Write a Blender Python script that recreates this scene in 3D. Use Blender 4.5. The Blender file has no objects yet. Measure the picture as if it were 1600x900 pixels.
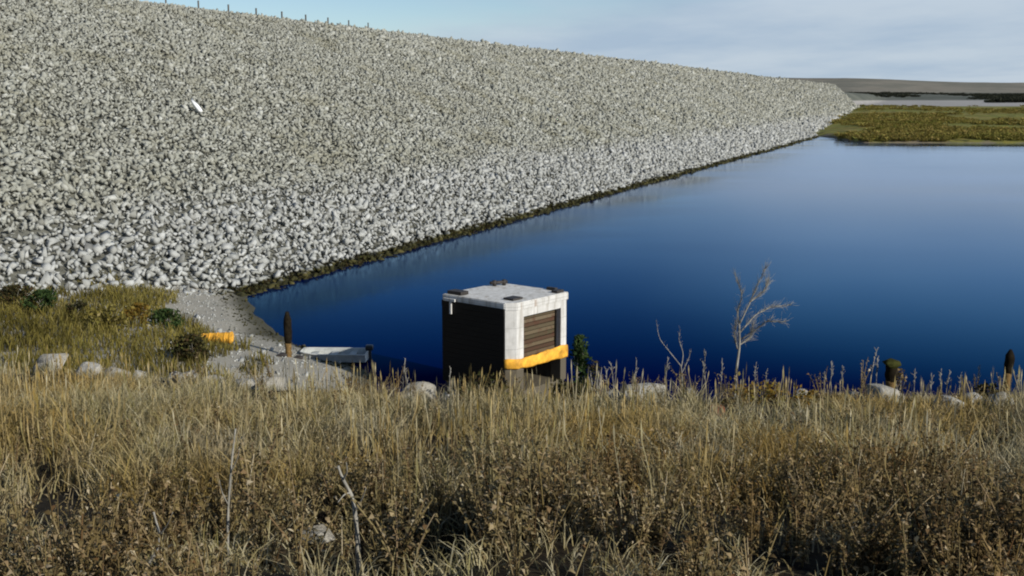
import bpy, bmesh, math, random
import numpy as np
from mathutils import Vector, Matrix

random.seed(7)
RNG = np.random.default_rng(11)
R = math.radians
scene = bpy.context.scene
C = bpy.context.collection

# ------------------------------------------------------------------ camera
F_PX = 1716.0                      # focal length in pixels of the 1600 px wide photograph
CAM = np.array([0.0, 0.0, 10.0])   # ten metres above the lake
PITCH = math.atan((450 - 155) / F_PX)
FWD = np.array([0, math.cos(PITCH), -math.sin(PITCH)])
UPV = np.array([0, math.sin(PITCH), math.cos(PITCH)])

def raydir(px, py):
    return FWD + np.array([1.0, 0, 0]) * (px - 800) / F_PX + UPV * (450 - py) / F_PX

def at(px, py, Y):                 # a surveyed point: bearing, elevation and forward distance
    d = raydir(px, py)
    return CAM + d * (Y / d[1])

def on_z(px, py, z):
    d = raydir(px, py)
    return CAM + d * ((z - CAM[2]) / d[2])

def project(P):
    v = np.asarray(P) - CAM
    dz = v @ FWD
    dz = np.where(np.abs(dz) < 1e-6, 1e-6, dz)
    return 800 + F_PX * v[..., 0] / dz, 450 - F_PX * (v @ UPV) / dz, dz

# ------------------------------------------------------------------ dam frame (fitted to the water line and crest line)
_wl = np.array([on_z(380, 462, 0), on_z(700, 374, 0), on_z(1000, 290, 0), on_z(1280, 213, 0)])
_d = _wl[-1] - _wl[0]
DAMD = _d[:2] / np.linalg.norm(_d[:2])
DAMN = np.array([-DAMD[1], DAMD[0]])
T0 = float(np.mean(_wl[:, :2] @ DAMN))
SLOPE = 2.5
_c1, _c2 = at(310, 13, 1.0) - CAM, at(1100, 108, 1.0) - CAM
_crn = np.cross(_c1, _c2)          # plane through the eye and the crest line: n.v = 0, crest v = s d + t n + (C-H) z
# t * (n.N) + k * n.z + s*(n.d) = 0 with n.d about 0  ->  k = -t (n.N)/n.z
_ratio = -float(_crn[:2] @ DAMN) / _crn[2]
T1 = (T0 + SLOPE * CAM[2]) / (1 - SLOPE * _ratio)
CREST = (T1 - T0) / SLOPE
S_END = 590.0
_crx = None
def s_ext(t):
    # the crest runs on further than the toe, into the abutment hill
    return 300.0 * np.clip((np.asarray(t, float) - T0 - 8) / (T1 - T0 - 8), 0, 1)
def s_map(s, t):
    return s + np.clip((np.asarray(s, float) - 380) / (S_END - 380), 0, None) ** 1.3 * s_ext(t)
print("DAM", DAMD, T0, T1, CREST, "n.d", float(_crn[:2] @ DAMD), "ratio", _ratio)

def st(x, y):
    return x * DAMD[0] + y * DAMD[1], x * DAMN[0] + y * DAMN[1]

def xy(s, t):
    return s * DAMD[0] + t * DAMN[0], s * DAMD[1] + t * DAMN[1]

def dam_z(t):
    return np.minimum((t - T0) / SLOPE, CREST)

def on_dam(px, py):
    d = raydir(px, py)
    dt = d[0] * DAMN[0] + d[1] * DAMN[1]
    k = (-T0 / SLOPE - CAM[2]) / (d[2] - dt / SLOPE)
    return CAM + d * k

# ------------------------------------------------------------------ numpy noise
def _hash(ix, iy, seed):
    h = (ix.astype(np.int64) * 374761393 + iy.astype(np.int64) * 668265263 + seed * 144665) & 0x7fffffff
    h = ((h ^ (h >> 13)) * 1274126177) & 0x7fffffff
    h = h ^ (h >> 16)
    return (h & 0xffff) / 65535.0

def vnoise(x, y, scale=1.0, seed=0):
    x = np.asarray(x, float) / scale; y = np.asarray(y, float) / scale
    ix = np.floor(x); iy = np.floor(y)
    fx = x - ix; fy = y - iy
    fx = fx * fx * (3 - 2 * fx); fy = fy * fy * (3 - 2 * fy)
    a = _hash(ix, iy, seed); b = _hash(ix + 1, iy, seed); c = _hash(ix, iy + 1, seed); d = _hash(ix + 1, iy + 1, seed)
    return (a * (1 - fx) + b * fx) * (1 - fy) + (c * (1 - fx) + d * fx) * fy

def fbm(x, y, scale, seed=0, octv=3):
    s = 0; a = 0.5; t = 0
    for k in range(octv):
        s = s + a * vnoise(x, y, scale / 2 ** k, seed + k * 17); t += a; a *= .5
    return s / t

def smooth(e0, e1, x):
    t = np.clip((np.asarray(x, float) - e0) / (e1 - e0), 0, 1)
    return t * t * (3 - 2 * t)

# ------------------------------------------------------------------ terrain height
SHORE = np.array([(-60, 170), (-16.5, 62.5), (-14.0, 56.6), (-13.0, 53.2), (-11.9, 50.6), (-10.3, 46.4), (-8.4, 43.9), (-6.9, 42.0),
                  (-5.5, 40.2), (-4.7, 37.6), (-3.8, 33.5), (-2.3, 30.2), (4, 28), (20, 27), (60, 25), (500, 20), (500, -400), (-400, -400), (-400, 170)], float)

def shore_sd(x, y):
    x = np.asarray(x, float); y = np.asarray(y, float)
    best = np.full(x.shape, 1e9); inside = np.zeros(x.shape, bool)
    n = len(SHORE)
    for i in range(n):
        ax, ay = SHORE[i]; bx, by = SHORE[(i + 1) % n]
        ex, ey = bx - ax, by - ay
        t = np.clip(((x - ax) * ex + (y - ay) * ey) / (ex * ex + ey * ey), 0, 1)
        if i < n - 4:
            best = np.minimum(best, np.hypot(x - ax - t * ex, y - ay - t * ey))
        c = (ay > y) != (by > y)
        with np.errstate(divide='ignore', invalid='ignore'):
            xi = ax + (y - ay) * ex / (ey if abs(ey) > 1e-9 else 1e-9)
        inside ^= c & (x < xi)
    return np.where(inside, best, -best)

PY = np.array([-400, -30, 0, 2, 4, 6, 8, 10, 11, 12, 13, 14, 16], float)
PZ = np.array([9.5, 8.9, 8.32, 8.2, 8.0, 7.72, 7.42, 7.10, 6.95, 6.79, 6.63, 6.48, 6.1], float)
HOLLOWS = [(-.80, 5.25, .45, .42, .45), (-.42, 5.25, .34, .5, .45), (-1.78, 5.7, .30, .45, .42), (1.9, 4.9, .3, .25, .3), (-2.2, 4.4, .2, .2, .3), (.75, 4.5, .25, .22, .3)]

def edge_y(x):
    return 11.3 + 2.6 * smooth(-1.0, -6.5, x) + 0.7 * (vnoise(x, x * 0 + 3.3, 2.3, 5) - .5) - 0.3 * smooth(3, 6, x)

FY = np.array([0, 252, 256, 260, 266, 300, 420, 560, 615, 640, 700, 1000, 1120, 1180, 1290, 1450, 1750, 2000, 2600, 6000, 9000], float)
FZ = np.array([-3, -3, -.4, .35, .9, 1.5, 3.1, 5.5, 6.2, 5.7, 5.0, 6.2, 7.6, 9.0, 14.5, 21, 38, 40, 34, 30, 30], float)

def height(x, y):
    x = np.asarray(x, float); y = np.asarray(y, float)
    sd = shore_sd(x, y) + 0.5 * (vnoise(x, y, 1.7, 9) - .5)
    low = np.clip(sd * 0.2, -3, 1.2) + np.clip((sd - 6) * .07, 0, .8)
    low = low + np.where(sd > .3, 0.16 * (fbm(x, y, 2.2, 21) - .5), 0)
    ye = edge_y(x)
    top = np.interp(np.minimum(y, ye), PY, PZ) - np.maximum(y - ye, 0) * .62
    top = top + .16 * (fbm(x, y, 1.6, 31) - .5) * smooth(0, 2, y)
    for hx, hy, ra, rb, dp_ in HOLLOWS:
        top = top - dp_ * np.exp(-(((x - hx) / ra) ** 2 + ((y - hy) / rb) ** 2) ** 1.5)
    near = np.maximum(low, top)
    near = np.where(y > 120, low, near)
    # the far side
    az = x / np.maximum(y, 1.0)
    shift = 46 * smooth(.32, .27, az) + 3.5 * (fbm(x, y * 0, 26, 41) - .5) - 3 * smooth(.32, .46, az)
    far = np.interp(y - shift, FY, FZ)
    hillk = 1.22 - .28 * smooth(.24, .46, az) + .05 * (vnoise(az * 100, az * 0, 6, 3) - .5)
    far = np.where(far > 9, 9 + (far - 9) * hillk, far)
    far = far + smooth(280, 340, y) * .55 * (fbm(x, y, 40, 51) - .5) + smooth(1200, 1600, y) * 5 * (fbm(x, y, 300, 61) - .5)
    h = np.where(y > 170, far, near)
    s, t = st(x, y)
    send = S_END + s_ext(t)
    under = (t > T0 + 14) & (s < send + 6) & (s > 60)
    dz = np.where(t < T1 + 10, dam_z(t), CREST - (t - T1 - 10) / 2.5)
    h = np.where(under, np.minimum(h, np.maximum(dz - 1.2, 1.0)), h)
    # the abutment the far end of the dam runs into
    ab = smooth(send + 3, send + 60, s) * smooth(T0 + 20, T1, t) * (CREST - 5)
    h = np.maximum(h, np.where(s > send, ab, -9))
    return h

def h1(x, y):
    return float(height(np.array([x]), np.array([y]))[0])

def on_ground(px, py, lo=2.0, hi=70.0):
    d = raydir(px, py); d = d / d[1]
    Y = np.arange(lo, hi, .02)
    P = CAM[None] + d[None] * Y[:, None]
    g = height(P[:, 0], P[:, 1])
    k = np.argmax(P[:, 2] < g)
    return P[k]

# ------------------------------------------------------------------ object helpers
def tag(o, label=None, cat=None, group=None, kind=None):
    if label: o['label'] = label
    if cat: o['category'] = cat
    if group: o['group'] = group
    if kind: o['kind'] = kind
    return o

def empty(name, loc, rz=0.0, label=None, cat=None, group=None):
    o = bpy.data.objects.new(name, None)
    o.empty_display_size = .2
    o.location = [float(v) for v in loc]; o.rotation_euler = (0, 0, rz)
    C.objects.link(o)
    return tag(o, label, cat, group)

def link(name, me, mat=None, parent=None, loc=None, rot=None, smoothf=False):
    o = bpy.data.objects.new(name, me)
    if mat is not None and not me.materials: me.materials.append(mat)
    C.objects.link(o)
    if parent: o.parent = parent
    if loc is not None: o.location = [float(v) for v in loc]
    if rot is not None: o.rotation_euler = rot
    if smoothf: me.polygons.foreach_set('use_smooth', [True] * len(me.polygons))
    return o

def mesh_np(name, V, T, smoothf=False):
    me = bpy.data.meshes.new(name)
    V = np.ascontiguousarray(V, np.float32); T = np.ascontiguousarray(T, np.int32)
    k = T.shape[1]
    me.vertices.add(len(V)); me.vertices.foreach_set('co', V.ravel())
    me.loops.add(T.size); me.loops.foreach_set('vertex_index', T.ravel())
    me.polygons.add(len(T)); me.polygons.foreach_set('loop_start', np.arange(0, T.size, k, dtype=np.int32))
    if smoothf: me.polygons.foreach_set('use_smooth', np.ones(len(T), bool))
    me.update(calc_edges=True)
    return me

def bm_mesh(name, bm):
    bmesh.ops.recalc_face_normals(bm, faces=bm.faces)
    me = bpy.data.meshes.new(name); bm.to_mesh(me); bm.free()
    return me

def add_box(bm, x0, x1, y0, y1, z0, z1, bevel=0.0, M=None):
    r = bmesh.ops.create_cube(bm, size=1)
    vs = r['verts']
    for v in vs:
        v.co = Vector(((x0 + x1) / 2 + v.co.x * (x1 - x0), (y0 + y1) / 2 + v.co.y * (y1 - y0), (z0 + z1) / 2 + v.co.z * (z1 - z0)))
    if bevel:
        es = list({e for v in vs for e in v.link_edges})
        rb = bmesh.ops.bevel(bm, geom=es, offset=bevel, segments=2, affect='EDGES', profile=.6)
        vs = list({v for f in rb['faces'] for v in f.verts} | {v for v in vs if v.is_valid})
    if M is not None:
        for v in vs: v.co = M @ v.co
    return vs

def tube_arrays(pts, rad, n=6):
    """tapered tube through pts: verts, tris"""
    P = np.asarray(pts, float); m = len(P)
    rad = np.asarray(rad, float) if np.ndim(rad) else np.full(m, rad)
    tan = np.gradient(P, axis=0)
    tan /= np.linalg.norm(tan, axis=1)[:, None] + 1e-9
    ref = np.array([0.13, .97, .2])
    V = []
    for i in range(m):
        a = np.cross(tan[i], ref); a /= np.linalg.norm(a) + 1e-9
        b = np.cross(tan[i], a)
        for k in range(n):
            th = 2 * math.pi * k / n
            V.append(P[i] + rad[i] * (a * math.cos(th) + b * math.sin(th)))
    T = []
    for i in range(m - 1):
        for k in range(n):
            a = i * n + k; b = i * n + (k + 1) % n
            T += [(a, b, b + n), (a, b + n, a + n)]
    for base, sgn in ((0, 1), ((m - 1) * n, -1)):
        for k in range(1, n - 1):
            T.append((base, base + k + 1, base + k) if sgn > 0 else (base, base + k, base + k + 1))
    return np.array(V), np.array(T)

class Soup:
    def __init__(self): self.V = []; self.T = []; self.n = 0
    def add(self, V, T):
        self.V.append(np.asarray(V, float)); self.T.append(np.asarray(T) + self.n); self.n += len(V)
    def tube(self, pts, rad, n=5): self.add(*tube_arrays(pts, rad, n))
    def mesh(self, name, smoothf=False): return mesh_np(name, np.concatenate(self.V), np.concatenate(self.T), smoothf)

def rock_variant(npts, seed, flat=.75, cut=.55):
    rr = random.Random(seed)
    bm = bmesh.new()
    for k in range(npts):
        v = Vector((rr.gauss(0, 1), rr.gauss(0, 1), rr.gauss(0, 1))).normalized()
        # squarish blocks: clamp to a skewed box
        m = max(abs(v.x), abs(v.y), abs(v.z))
        v = v * (cut / m * .62 + (1 - cut) * .95) * rr.uniform(.72, 1.15)
        bm.verts.new((v.x * 1.15, v.y * .95, v.z * flat))
    r = bmesh.ops.convex_hull(bm, input=bm.verts)
    for v in [v for v in bm.verts if not v.link_faces]: bm.verts.remove(v)
    bmesh.ops.triangulate(bm, faces=bm.faces)
    bm.normal_update(); bmesh.ops.recalc_face_normals(bm, faces=bm.faces)
    bm.verts.index_update()
    V = np.array([v.co[:] for v in bm.verts]); T = np.array([[v.index for v in f.verts] for f in bm.faces])
    bm.free()
    return V, T

def rotmats(n, tilt=math.pi):
    q = RNG.normal(size=(n, 4)); q /= np.linalg.norm(q, axis=1)[:, None]
    w, x, y, z = q.T
    return np.stack([np.stack([1 - 2 * (y * y + z * z), 2 * (x * y - z * w), 2 * (x * z + y * w)], -1),
                     np.stack([2 * (x * y + z * w), 1 - 2 * (x * x + z * z), 2 * (y * z - x * w)], -1),
                     np.stack([2 * (x * z - y * w), 2 * (y * z + x * w), 1 - 2 * (x * x + y * y)], -1)], -2)

def rotz(a):
    c, s = np.cos(a), np.sin(a); z = np.zeros_like(a); o = np.ones_like(a)
    return np.stack([np.stack([c, -s, z], -1), np.stack([s, c, z], -1), np.stack([z, z, o], -1)], -2)

def scatter_mesh(name, variants, which, Rm, S, P, smoothf=False):
    Vs, Ts, n = [], [], 0
    for k, (V, T) in enumerate(variants):
        m = which == k
        if not m.any(): continue
        W = np.einsum('nij,nvj->nvi', Rm[m], V[None] * S[m][:, None, :]) + P[m][:, None, :]
        Vs.append(W.reshape(-1, 3))
        Ts.append((T[None] + (np.arange(m.sum()) * len(V))[:, None, None] + n).reshape(-1, 3))
        n += m.sum() * len(V)
    return mesh_np(name, np.concatenate(Vs), np.concatenate(Ts), smoothf)

# ------------------------------------------------------------------ node helpers
class NT:
    def __init__(self, name):
        self.m = bpy.data.materials.new(name); self.m.use_nodes = True
        self.t = self.m.node_tree; self.t.nodes.clear()
        self.out = self.n('ShaderNodeOutputMaterial')
    def n(self, typ, **kw):
        nd = self.t.nodes.new(typ)
        for k, v in kw.items(): setattr(nd, k, v)
        return nd
    def l(self, a, b): self.t.links.new(a, b)
    def val(self, sock, v):
        if hasattr(v, 'is_output') or isinstance(v, bpy.types.NodeSocket): self.l(v, sock)
        else: sock.default_value = v
    def noise(self, scale, detail=3, vec=None, rough=.55):
        nd = self.n('ShaderNodeTexNoise'); nd.inputs['Scale'].default_value = scale
        nd.inputs['Detail'].default_value = detail; nd.inputs['Roughness'].default_value = rough
        if vec is not None: self.l(vec, nd.inputs['Vector'])
        return nd.outputs['Fac']
    def pos(self): return self.n('ShaderNodeNewGeometry').outputs['Position']
    def sep(self, v):
        nd = self.n('ShaderNodeSeparateXYZ'); self.l(v, nd.inputs[0]); return nd.outputs
    def math(self, op, a, b=0.0, clamp=False):
        nd = self.n('ShaderNodeMath', operation=op); nd.use_clamp = clamp
        self.val(nd.inputs[0], a); self.val(nd.inputs[1], b)
        return nd.outputs[0]
    def mr(self, v, a, b, c=0.0, d=1.0, interp='SMOOTHSTEP'):
        nd = self.n('ShaderNodeMapRange', interpolation_type=interp)
        self.val(nd.inputs[0], v)
        for i, q in enumerate((a, b, c, d)): nd.inputs[i + 1].default_value = q
        return nd.outputs[0]
    def ramp(self, fac, stops, const=False):
        nd = self.n('ShaderNodeValToRGB')
        if const: nd.color_ramp.interpolation = 'CONSTANT'
        e = nd.color_ramp.elements
        while len(e) < len(stops): e.new(.5)
        for i, (p, c) in enumerate(stops): e[i].position = p; e[i].color = (*c, 1)
        self.l(fac, nd.inputs[0]); return nd.outputs[0]
    def mix(self, fac, a, b, blend='MIX'):
        nd = self.n('ShaderNodeMix', data_type='RGBA', blend_type=blend)
        self.val(nd.inputs[0], fac)
        for s, v in ((nd.inputs[6], a), (nd.inputs[7], b)):
            if isinstance(v, tuple): s.default_value = (*v, 1)
            else: self.l(v, s)
        return nd.outputs[2]
    def bump(self, h, strength=.4, dist=.05):
        nd = self.n('ShaderNodeBump'); nd.inputs['Strength'].default_value = strength; nd.inputs['Distance'].default_value = dist
        self.l(h, nd.inputs['Height']); return nd.outputs[0]
    def bsdf(self, col, rough=.85, spec=.25, normal=None, metal=0.0):
        b = self.n('ShaderNodeBsdfPrincipled')
        if isinstance(col, tuple): b.inputs['Base Color'].default_value = (*col, 1)
        else: self.l(col, b.inputs['Base Color'])
        self.val(b.inputs['Roughness'], rough); b.inputs['Specular IOR Level'].default_value = spec
        b.inputs['Metallic'].default_value = metal
        if normal is not None: self.l(normal, b.inputs['Normal'])
        self.l(b.outputs[0], self.out.inputs[0]); return b
    def island(self):
        a = self.n('ShaderNodeNewGeometry').outputs['Random Per Island']
        b = self.n('ShaderNodeObjectInfo').outputs['Random']
        return self.math('FRACT', self.math('ADD', a, b))

def simple(name, col, rough=.7, spec=.3, var=.25, scale=6.0, metal=0.0, bump=.15):
    k = NT(name)
    tc = k.n('ShaderNodeTexCoord').outputs['Object']
    f = k.noise(scale, 4, tc)
    dark = tuple(c * (1 - var) for c in col); lite = tuple(min(1, c * (1 + var)) for c in col)
    c = k.ramp(f, [(.3, dark), (.7, lite)])
    k.bsdf(c, rough, spec, k.bump(k.noise(scale * 6, 3, tc), bump, .02), metal)
    return k.m

# ------------------------------------------------------------------ materials
def m_ground():
    k = NT('ground_soil'); p = k.pos(); xyz = k.sep(p)
    n1 = k.noise(.35, 4, p); n2 = k.noise(3.2, 5, p); n3 = k.noise(18, 3, p)
    soil = k.ramp(n2, [(.3, (.012, .009, .006)), (.7, (.038, .029, .017))])
    gravel = k.ramp(n3, [(.25, (.20, .185, .15)), (.55, (.30, .28, .235)), (.8, (.38, .36, .315))])
    gravel = k.mix(k.mr(n2, .5, .75), gravel, (.25, .24, .19))
    wet = k.mr(xyz[2], .02, .30); gravel = k.mix(wet, (.07, .066, .045), gravel)
    col = k.mix(k.mr(xyz[2], 2.2, 3.0), gravel, soil)
    # far side of the lake, by distance
    nf = k.noise(.03, 5, p, .65); nf2 = k.noise(.3, 4, p)
    green = k.ramp(nf, [(.3, (.10, .085, .018)), (.42, (.18, .14, .028)), (.52, (.15, .16, .030)), (.62, (.24, .19, .055)), (.75, (.11, .12, .026))])
    green = k.mix(k.mr(nf2, .45, .7), green, (.045, .05, .015))
    sand = k.mr(k.math('ADD', xyz[2], k.math('MULTIPLY', k.math('SUBTRACT', nf, .46), 9.0)), .3, 1.2)
    green = k.mix(sand, (.20, .165, .11), green)
    mud = k.ramp(nf, [(.3, (.27, .255, .24)), (.7, (.34, .325, .30))])
    fy = xyz[1]
    far = k.mix(k.mr(fy, 600, 650), green, mud)
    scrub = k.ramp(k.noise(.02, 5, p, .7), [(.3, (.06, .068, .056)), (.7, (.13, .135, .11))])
    hillc = k.ramp(k.noise(.006, 6, p, .7), [(.32, (.11, .095, .07)), (.45, (.21, .19, .15)), (.56, (.14, .135, .105)), (.7, (.24, .215, .175))])
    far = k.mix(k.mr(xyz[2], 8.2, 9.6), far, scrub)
    far = k.mix(k.mr(k.math('ADD', xyz[2], k.math('MULTIPLY', k.math('SUBTRACT', nf, .5), 8.0)), 15.0, 19.0), far, hillc)
    far = k.mix(k.mr(k.math('ADD', xyz[2], k.math('MULTIPLY', k.math('SUBTRACT', nf, .5), 12.0)), 39.0, 44.0, 0, .6), far, (.09, .075, .055))
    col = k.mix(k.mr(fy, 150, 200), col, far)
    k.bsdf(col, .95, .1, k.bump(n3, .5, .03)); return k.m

def m_riprap():
    k = NT('riprap_stone'); p = k.pos(); z = k.sep(p)[2]; isl = k.island()
    big = k.noise(.12, 3, p); fine = k.noise(5.0, 5, p, .65)
    zz = k.math('ADD', z, k.math('MULTIPLY', k.math('SUBTRACT', big, .5), 2.4))
    up = k.ramp(isl, [(0, (.17, .168, .14)), (.15, (.255, .255, .215)), (.55, (.315, .317, .272)), (.88, (.36, .362, .318)), (1, (.47, .472, .43))])
    lo = k.ramp(isl, [(0, (.19, .19, .175)), (.12, (.295, .298, .275)), (.6, (.36, .365, .345)), (1, (.45, .455, .435))])
    lich = k.mr(k.noise(.16, 5, p, .72), .46, .66)
    up = k.mix(k.math('MULTIPLY', lich, .5), up, (.21, .195, .125))
    up = k.mix(k.mr(k.noise(.09, 5, p, .7), .52, .7, 0, .4), up, (.36, .365, .33))
    c = k.mix(k.mr(k.math('ADD', zz, k.math('MULTIPLY', k.math('SUBTRACT', k.noise(.7, 4, p), .5), 2.2)), 3.1, 5.0), lo, up)
    c = k.mix(k.mr(fine, .25, .8, .0, .45), c, k.mix(1.0, c, (.62, .60, .56), 'MULTIPLY'))
    lowline = k.mr(k.math('ADD', z, k.math('MULTIPLY', k.math('SUBTRACT', k.noise(.8, 2, p), .5), .3)),   .24, .44)
    c = k.mix(lowline, k.ramp(k.noise(1.2, 3, p), [(.35, (.012, .012, .006)), (.55, (.045, .042, .014)), (.7, (.09, .075, .025))]), c)
    k.bsdf(c, .9, .15, k.bump(fine, .5, .05)); return k.m

def m_embank():
    k = NT('embankment_fill'); p = k.pos(); z = k.sep(p)[2]
    f = k.noise(1.5, 5, p, .7)
    c = k.ramp(f, [(.3, (.07, .068, .055)), (.6, (.16, .158, .13)), (.8, (.22, .217, .18))])
    c = k.mix(k.mr(z, .2, .5), (.015, .015, .008), c)
    k.bsdf(c, .95, .1, k.bump(f, .8, .2)); return k.m

def m_water():
    k = NT('lake_water'); p = k.pos()
    mp = k.n('ShaderNodeMapping'); mp.inputs['Scale'].default_value = (.6, 1.6, 1); k.l(p, mp.inputs[0])
    r1 = k.noise(1.1, 4, mp.outputs[0], .6)
    mp2 = k.n('ShaderNodeMapping'); mp2.inputs['Scale'].default_value = (.012, .03, 1); k.l(p, mp2.inputs[0])
    calm = k.mr(k.noise(1.0, 3, mp2.outputs[0]), .42, .6, .35, 1.0)
    bp = k.n('ShaderNodeBump'); bp.inputs['Strength'].default_value = .05; bp.inputs['Distance'].default_value = .05
    k.l(k.math('MULTIPLY', r1, calm), bp.inputs['Height'])
    fr = k.n('ShaderNodeFresnel'); fr.inputs['IOR'].default_value = 1.33
    fac = k.mr(fr.outputs[0], .225, .85, 0.0, .95, 'LINEAR')
    gl = k.n('ShaderNodeBsdfGlossy'); k.l(k.mr(k.noise(1.3, 3, mp2.outputs[0]), .40, .62, .055, .15), gl.inputs['Roughness'])
    k.l(k.mix(k.mr(fac, .05, .6, 0, 1, 'LINEAR'), (.10, .55, 1.0), (.78, .87, 1.0)), gl.inputs['Color']); k.l(bp.outputs[0], gl.inputs['Normal'])
    df = k.n('ShaderNodeBsdfDiffuse'); df.inputs['Color'].default_value = (.0001, .0034, .040, 1)
    mx = k.n('ShaderNodeMixShader'); k.l(fac, mx.inputs[0]); k.l(df.outputs[0], mx.inputs[1]); k.l(gl.outputs[0], mx.inputs[2])
    k.l(mx.outputs[0], k.out.inputs[0]); return k.m

def m_plant(name, stops, patch=None, patchscale=.8, rough=.85, trans=.25):
    k = NT(name); p = k.pos(); isl = k.island()
    c = k.ramp(isl, stops)
    if patch: c = k.mix(k.mr(k.noise(patchscale, 3, p), .45, .68, 0, .75), c, k.mix(1.0, c, patch, 'MULTIPLY'))
    if name == 'dry_grass_blades': c = k.mix(k.mr(k.noise(1.1, 3, p), .50, .70, 0, .55), c, (.34, .30, .22))
    b = k.bsdf(c, rough, .15)
    tr = k.n('ShaderNodeBsdfTranslucent'); k.l(c, tr.inputs[0])
    mx = k.n('ShaderNodeMixShader'); mx.inputs[0].default_value = trans
    k.l(b.outputs[0], mx.inputs[1]); k.l(tr.outputs[0], mx.inputs[2]); k.l(mx.outputs[0], k.out.inputs[0])
    return k.m

def m_paleRock():
    k = NT('weathered_pale_rock'); tc = k.n('ShaderNodeTexCoord').outputs['Object']; isl = k.n('ShaderNodeObjectInfo').outputs['Random']
    f = k.noise(3.5, 5, tc, .7)
    c = k.ramp(f, [(.25, (.19, .175, .14)), (.45, (.36, .345, .30)), (.7, (.52, .50, .46))])
    c = k.mix(k.math('MULTIPLY', isl, .35), c, (.24, .20, .13))
    c = k.mix(k.mr(k.noise(1.6, 4, tc), .52, .68), c, (.16, .15, .08))
    c = k.mix(k.mr(k.noise(30, 3, tc), .5, .75, 0, .5), c, (.13, .12, .10))
    k.bsdf(c, .9, .15, k.bump(k.noise(14, 5, tc, .7), .9, .06)); return k.m

def m_concrete():
    k = NT('tower_concrete'); tc = k.n('ShaderNodeTexCoord').outputs['Object']; z = k.sep(tc)[2]
    f = k.noise(2.2, 6, tc, .7)
    mp = k.n('ShaderNodeMapping'); mp.inputs['Scale'].default_value = (6, 6, .5); k.l(tc, mp.inputs[0])
    streak = k.noise(1.0, 4, mp.outputs[0])
    c = k.ramp(f, [(.25, (.42, .41, .38)), (.6, (.60, .59, .56)), (.8, (.68, .67, .64))])
    c = k.mix(k.mr(streak, .48, .70, 0, .7), c, (.28, .255, .21))
    c = k.mix(k.mr(k.noise(.9, 5, mp.outputs[0]), .60, .74, 0, .6), c, (.24, .14, .07))
    fl = k.math('FRACT', k.math('MULTIPLY', z, 1.45))
    c = k.mix(k.mr(fl, .0, .05, .5, 0.0), c, (.2, .19, .17))
    c = k.mix(k.mr(k.math('ADD', z, k.math('MULTIPLY', f, .5)), 1.6, 1.95), (.10, .085, .06), c)
    k.bsdf(c, .85, .2, k.bump(f, .3, .03)); return k.m

def m_slat():
    k = NT('rusty_slat'); tc = k.n('ShaderNodeTexCoord').outputs['Object']; isl = k.island()
    f = k.noise(3, 5, tc, .7)
    c = k.ramp(isl, [(0, (.045, .024, .014)), (.3, (.08, .048, .028)), (.55, (.12, .092, .055)), (.8, (.065, .052, .028)), (1, (.14, .11, .07))])
    c = k.mix(k.mr(f, .5, .7, 0, .8), c, (.075, .03, .018))
    k.bsdf(c, .8, .2, k.bump(f, .3, .02)); return k.m

MAT = dict(
    ground=m_ground(), riprap=m_riprap(), embank=m_embank(), water=m_water(), rock=m_paleRock(), concrete=m_concrete(), slat=m_slat(),
    road=simple('crest_gravel', (.28, .26, .21)), black=simple('dark_steel_and_shade', (.005, .0045, .004), .6, .2),  # black: rack guide steel, also the painted shade of the left tower face
    iron=simple('weathered_iron', (.035, .03, .027), .6, .3), inner=simple('shade_dark_inner_concrete', (.05, .045, .04), .9, .1),  # inner: concrete with the interior shade put into its colour
    orange=simple('faded_orange_plastic', (.66, .33, .035), .6, .3, .45, 4), alum=simple('dull_aluminium', (.46, .47, .45), .5, .4, .15, 4, .0),
    boatin=simple('boat_inside', (.36, .37, .35), .7, .3, .25, 5), motor=simple('motor_black', (.012, .012, .013), .4, .5),
    wood=simple('grey_wood', (.30, .26, .20), .9, .1, .35, 14), post=simple('dark_post', (.11, .10, .09), .9, .1),
    white=simple('white_stone', (.80, .80, .78), .8, .2, .08, 3), rust=simple('red_stone', (.16, .055, .03), .9, .1, .4, 4),
    bark=simple('dead_bark', (.25, .235, .20), .9, .1, .35, 16), seed=simple('dark_seed_head', (.022, .016, .009), .95, .05, .5, 30),
    seedstem=simple('tan_weed_stem', (.13, .085, .035), .9, .1, .3, 20), rope=simple('rope', (.25, .22, .16), .9, .1),
)
MAT['straw'] = m_plant('dry_grass_blades', [(0, (.15, .115, .05)), (.2, (.30, .25, .12)), (.5, (.42, .36, .22)), (.7, (.24, .21, .075)), (.9, (.52, .47, .33)), (1, (.16, .13, .04))], (.84, .63, .26), .6)
MAT['weed'] = m_plant('withered_weed_leaves', [(0, (.04, .026, .011)), (.2, (.12, .088, .038)), (.45, (.21, .165, .075)), (.6, (.15, .112, .042)), (.8, (.34, .265, .15)), (.93, (.12, .065, .025)), (1, (.50, .43, .29))], (.62, .46, .24), .9, .85, .12)
MAT['bankgrass'] = m_plant('olive_bank_grass', [(0, (.06, .045, .012)), (.3, (.15, .125, .028)), (.6, (.23, .185, .045)), (.85, (.13, .12, .028)), (1, (.30, .24, .10))], (.45, .45, .35), .35)
MAT['greenleaf'] = m_plant('dark_green_leaves', [(0, (.012, .026, .008)), (.5, (.028, .055, .014)), (1, (.06, .085, .025))])
MAT['brownleaf'] = m_plant('brown_green_leaves', [(0, (.012, .012, .006)), (.4, (.035, .035, .012)), (.7, (.06, .035, .015)), (1, (.075, .085, .02))])
MAT['goldleaf'] = m_plant('golden_leaves', [(0, (.12, .065, .012)), (.5, (.22, .135, .022)), (.8, (.16, .14, .03)), (1, (.27, .19, .05))])
MAT['goldgrass'] = m_plant('golden_straw', [(0, (.16, .10, .028)), (.4, (.30, .20, .06)), (.75, (.36, .26, .10)), (1, (.20, .14, .03))])
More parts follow.
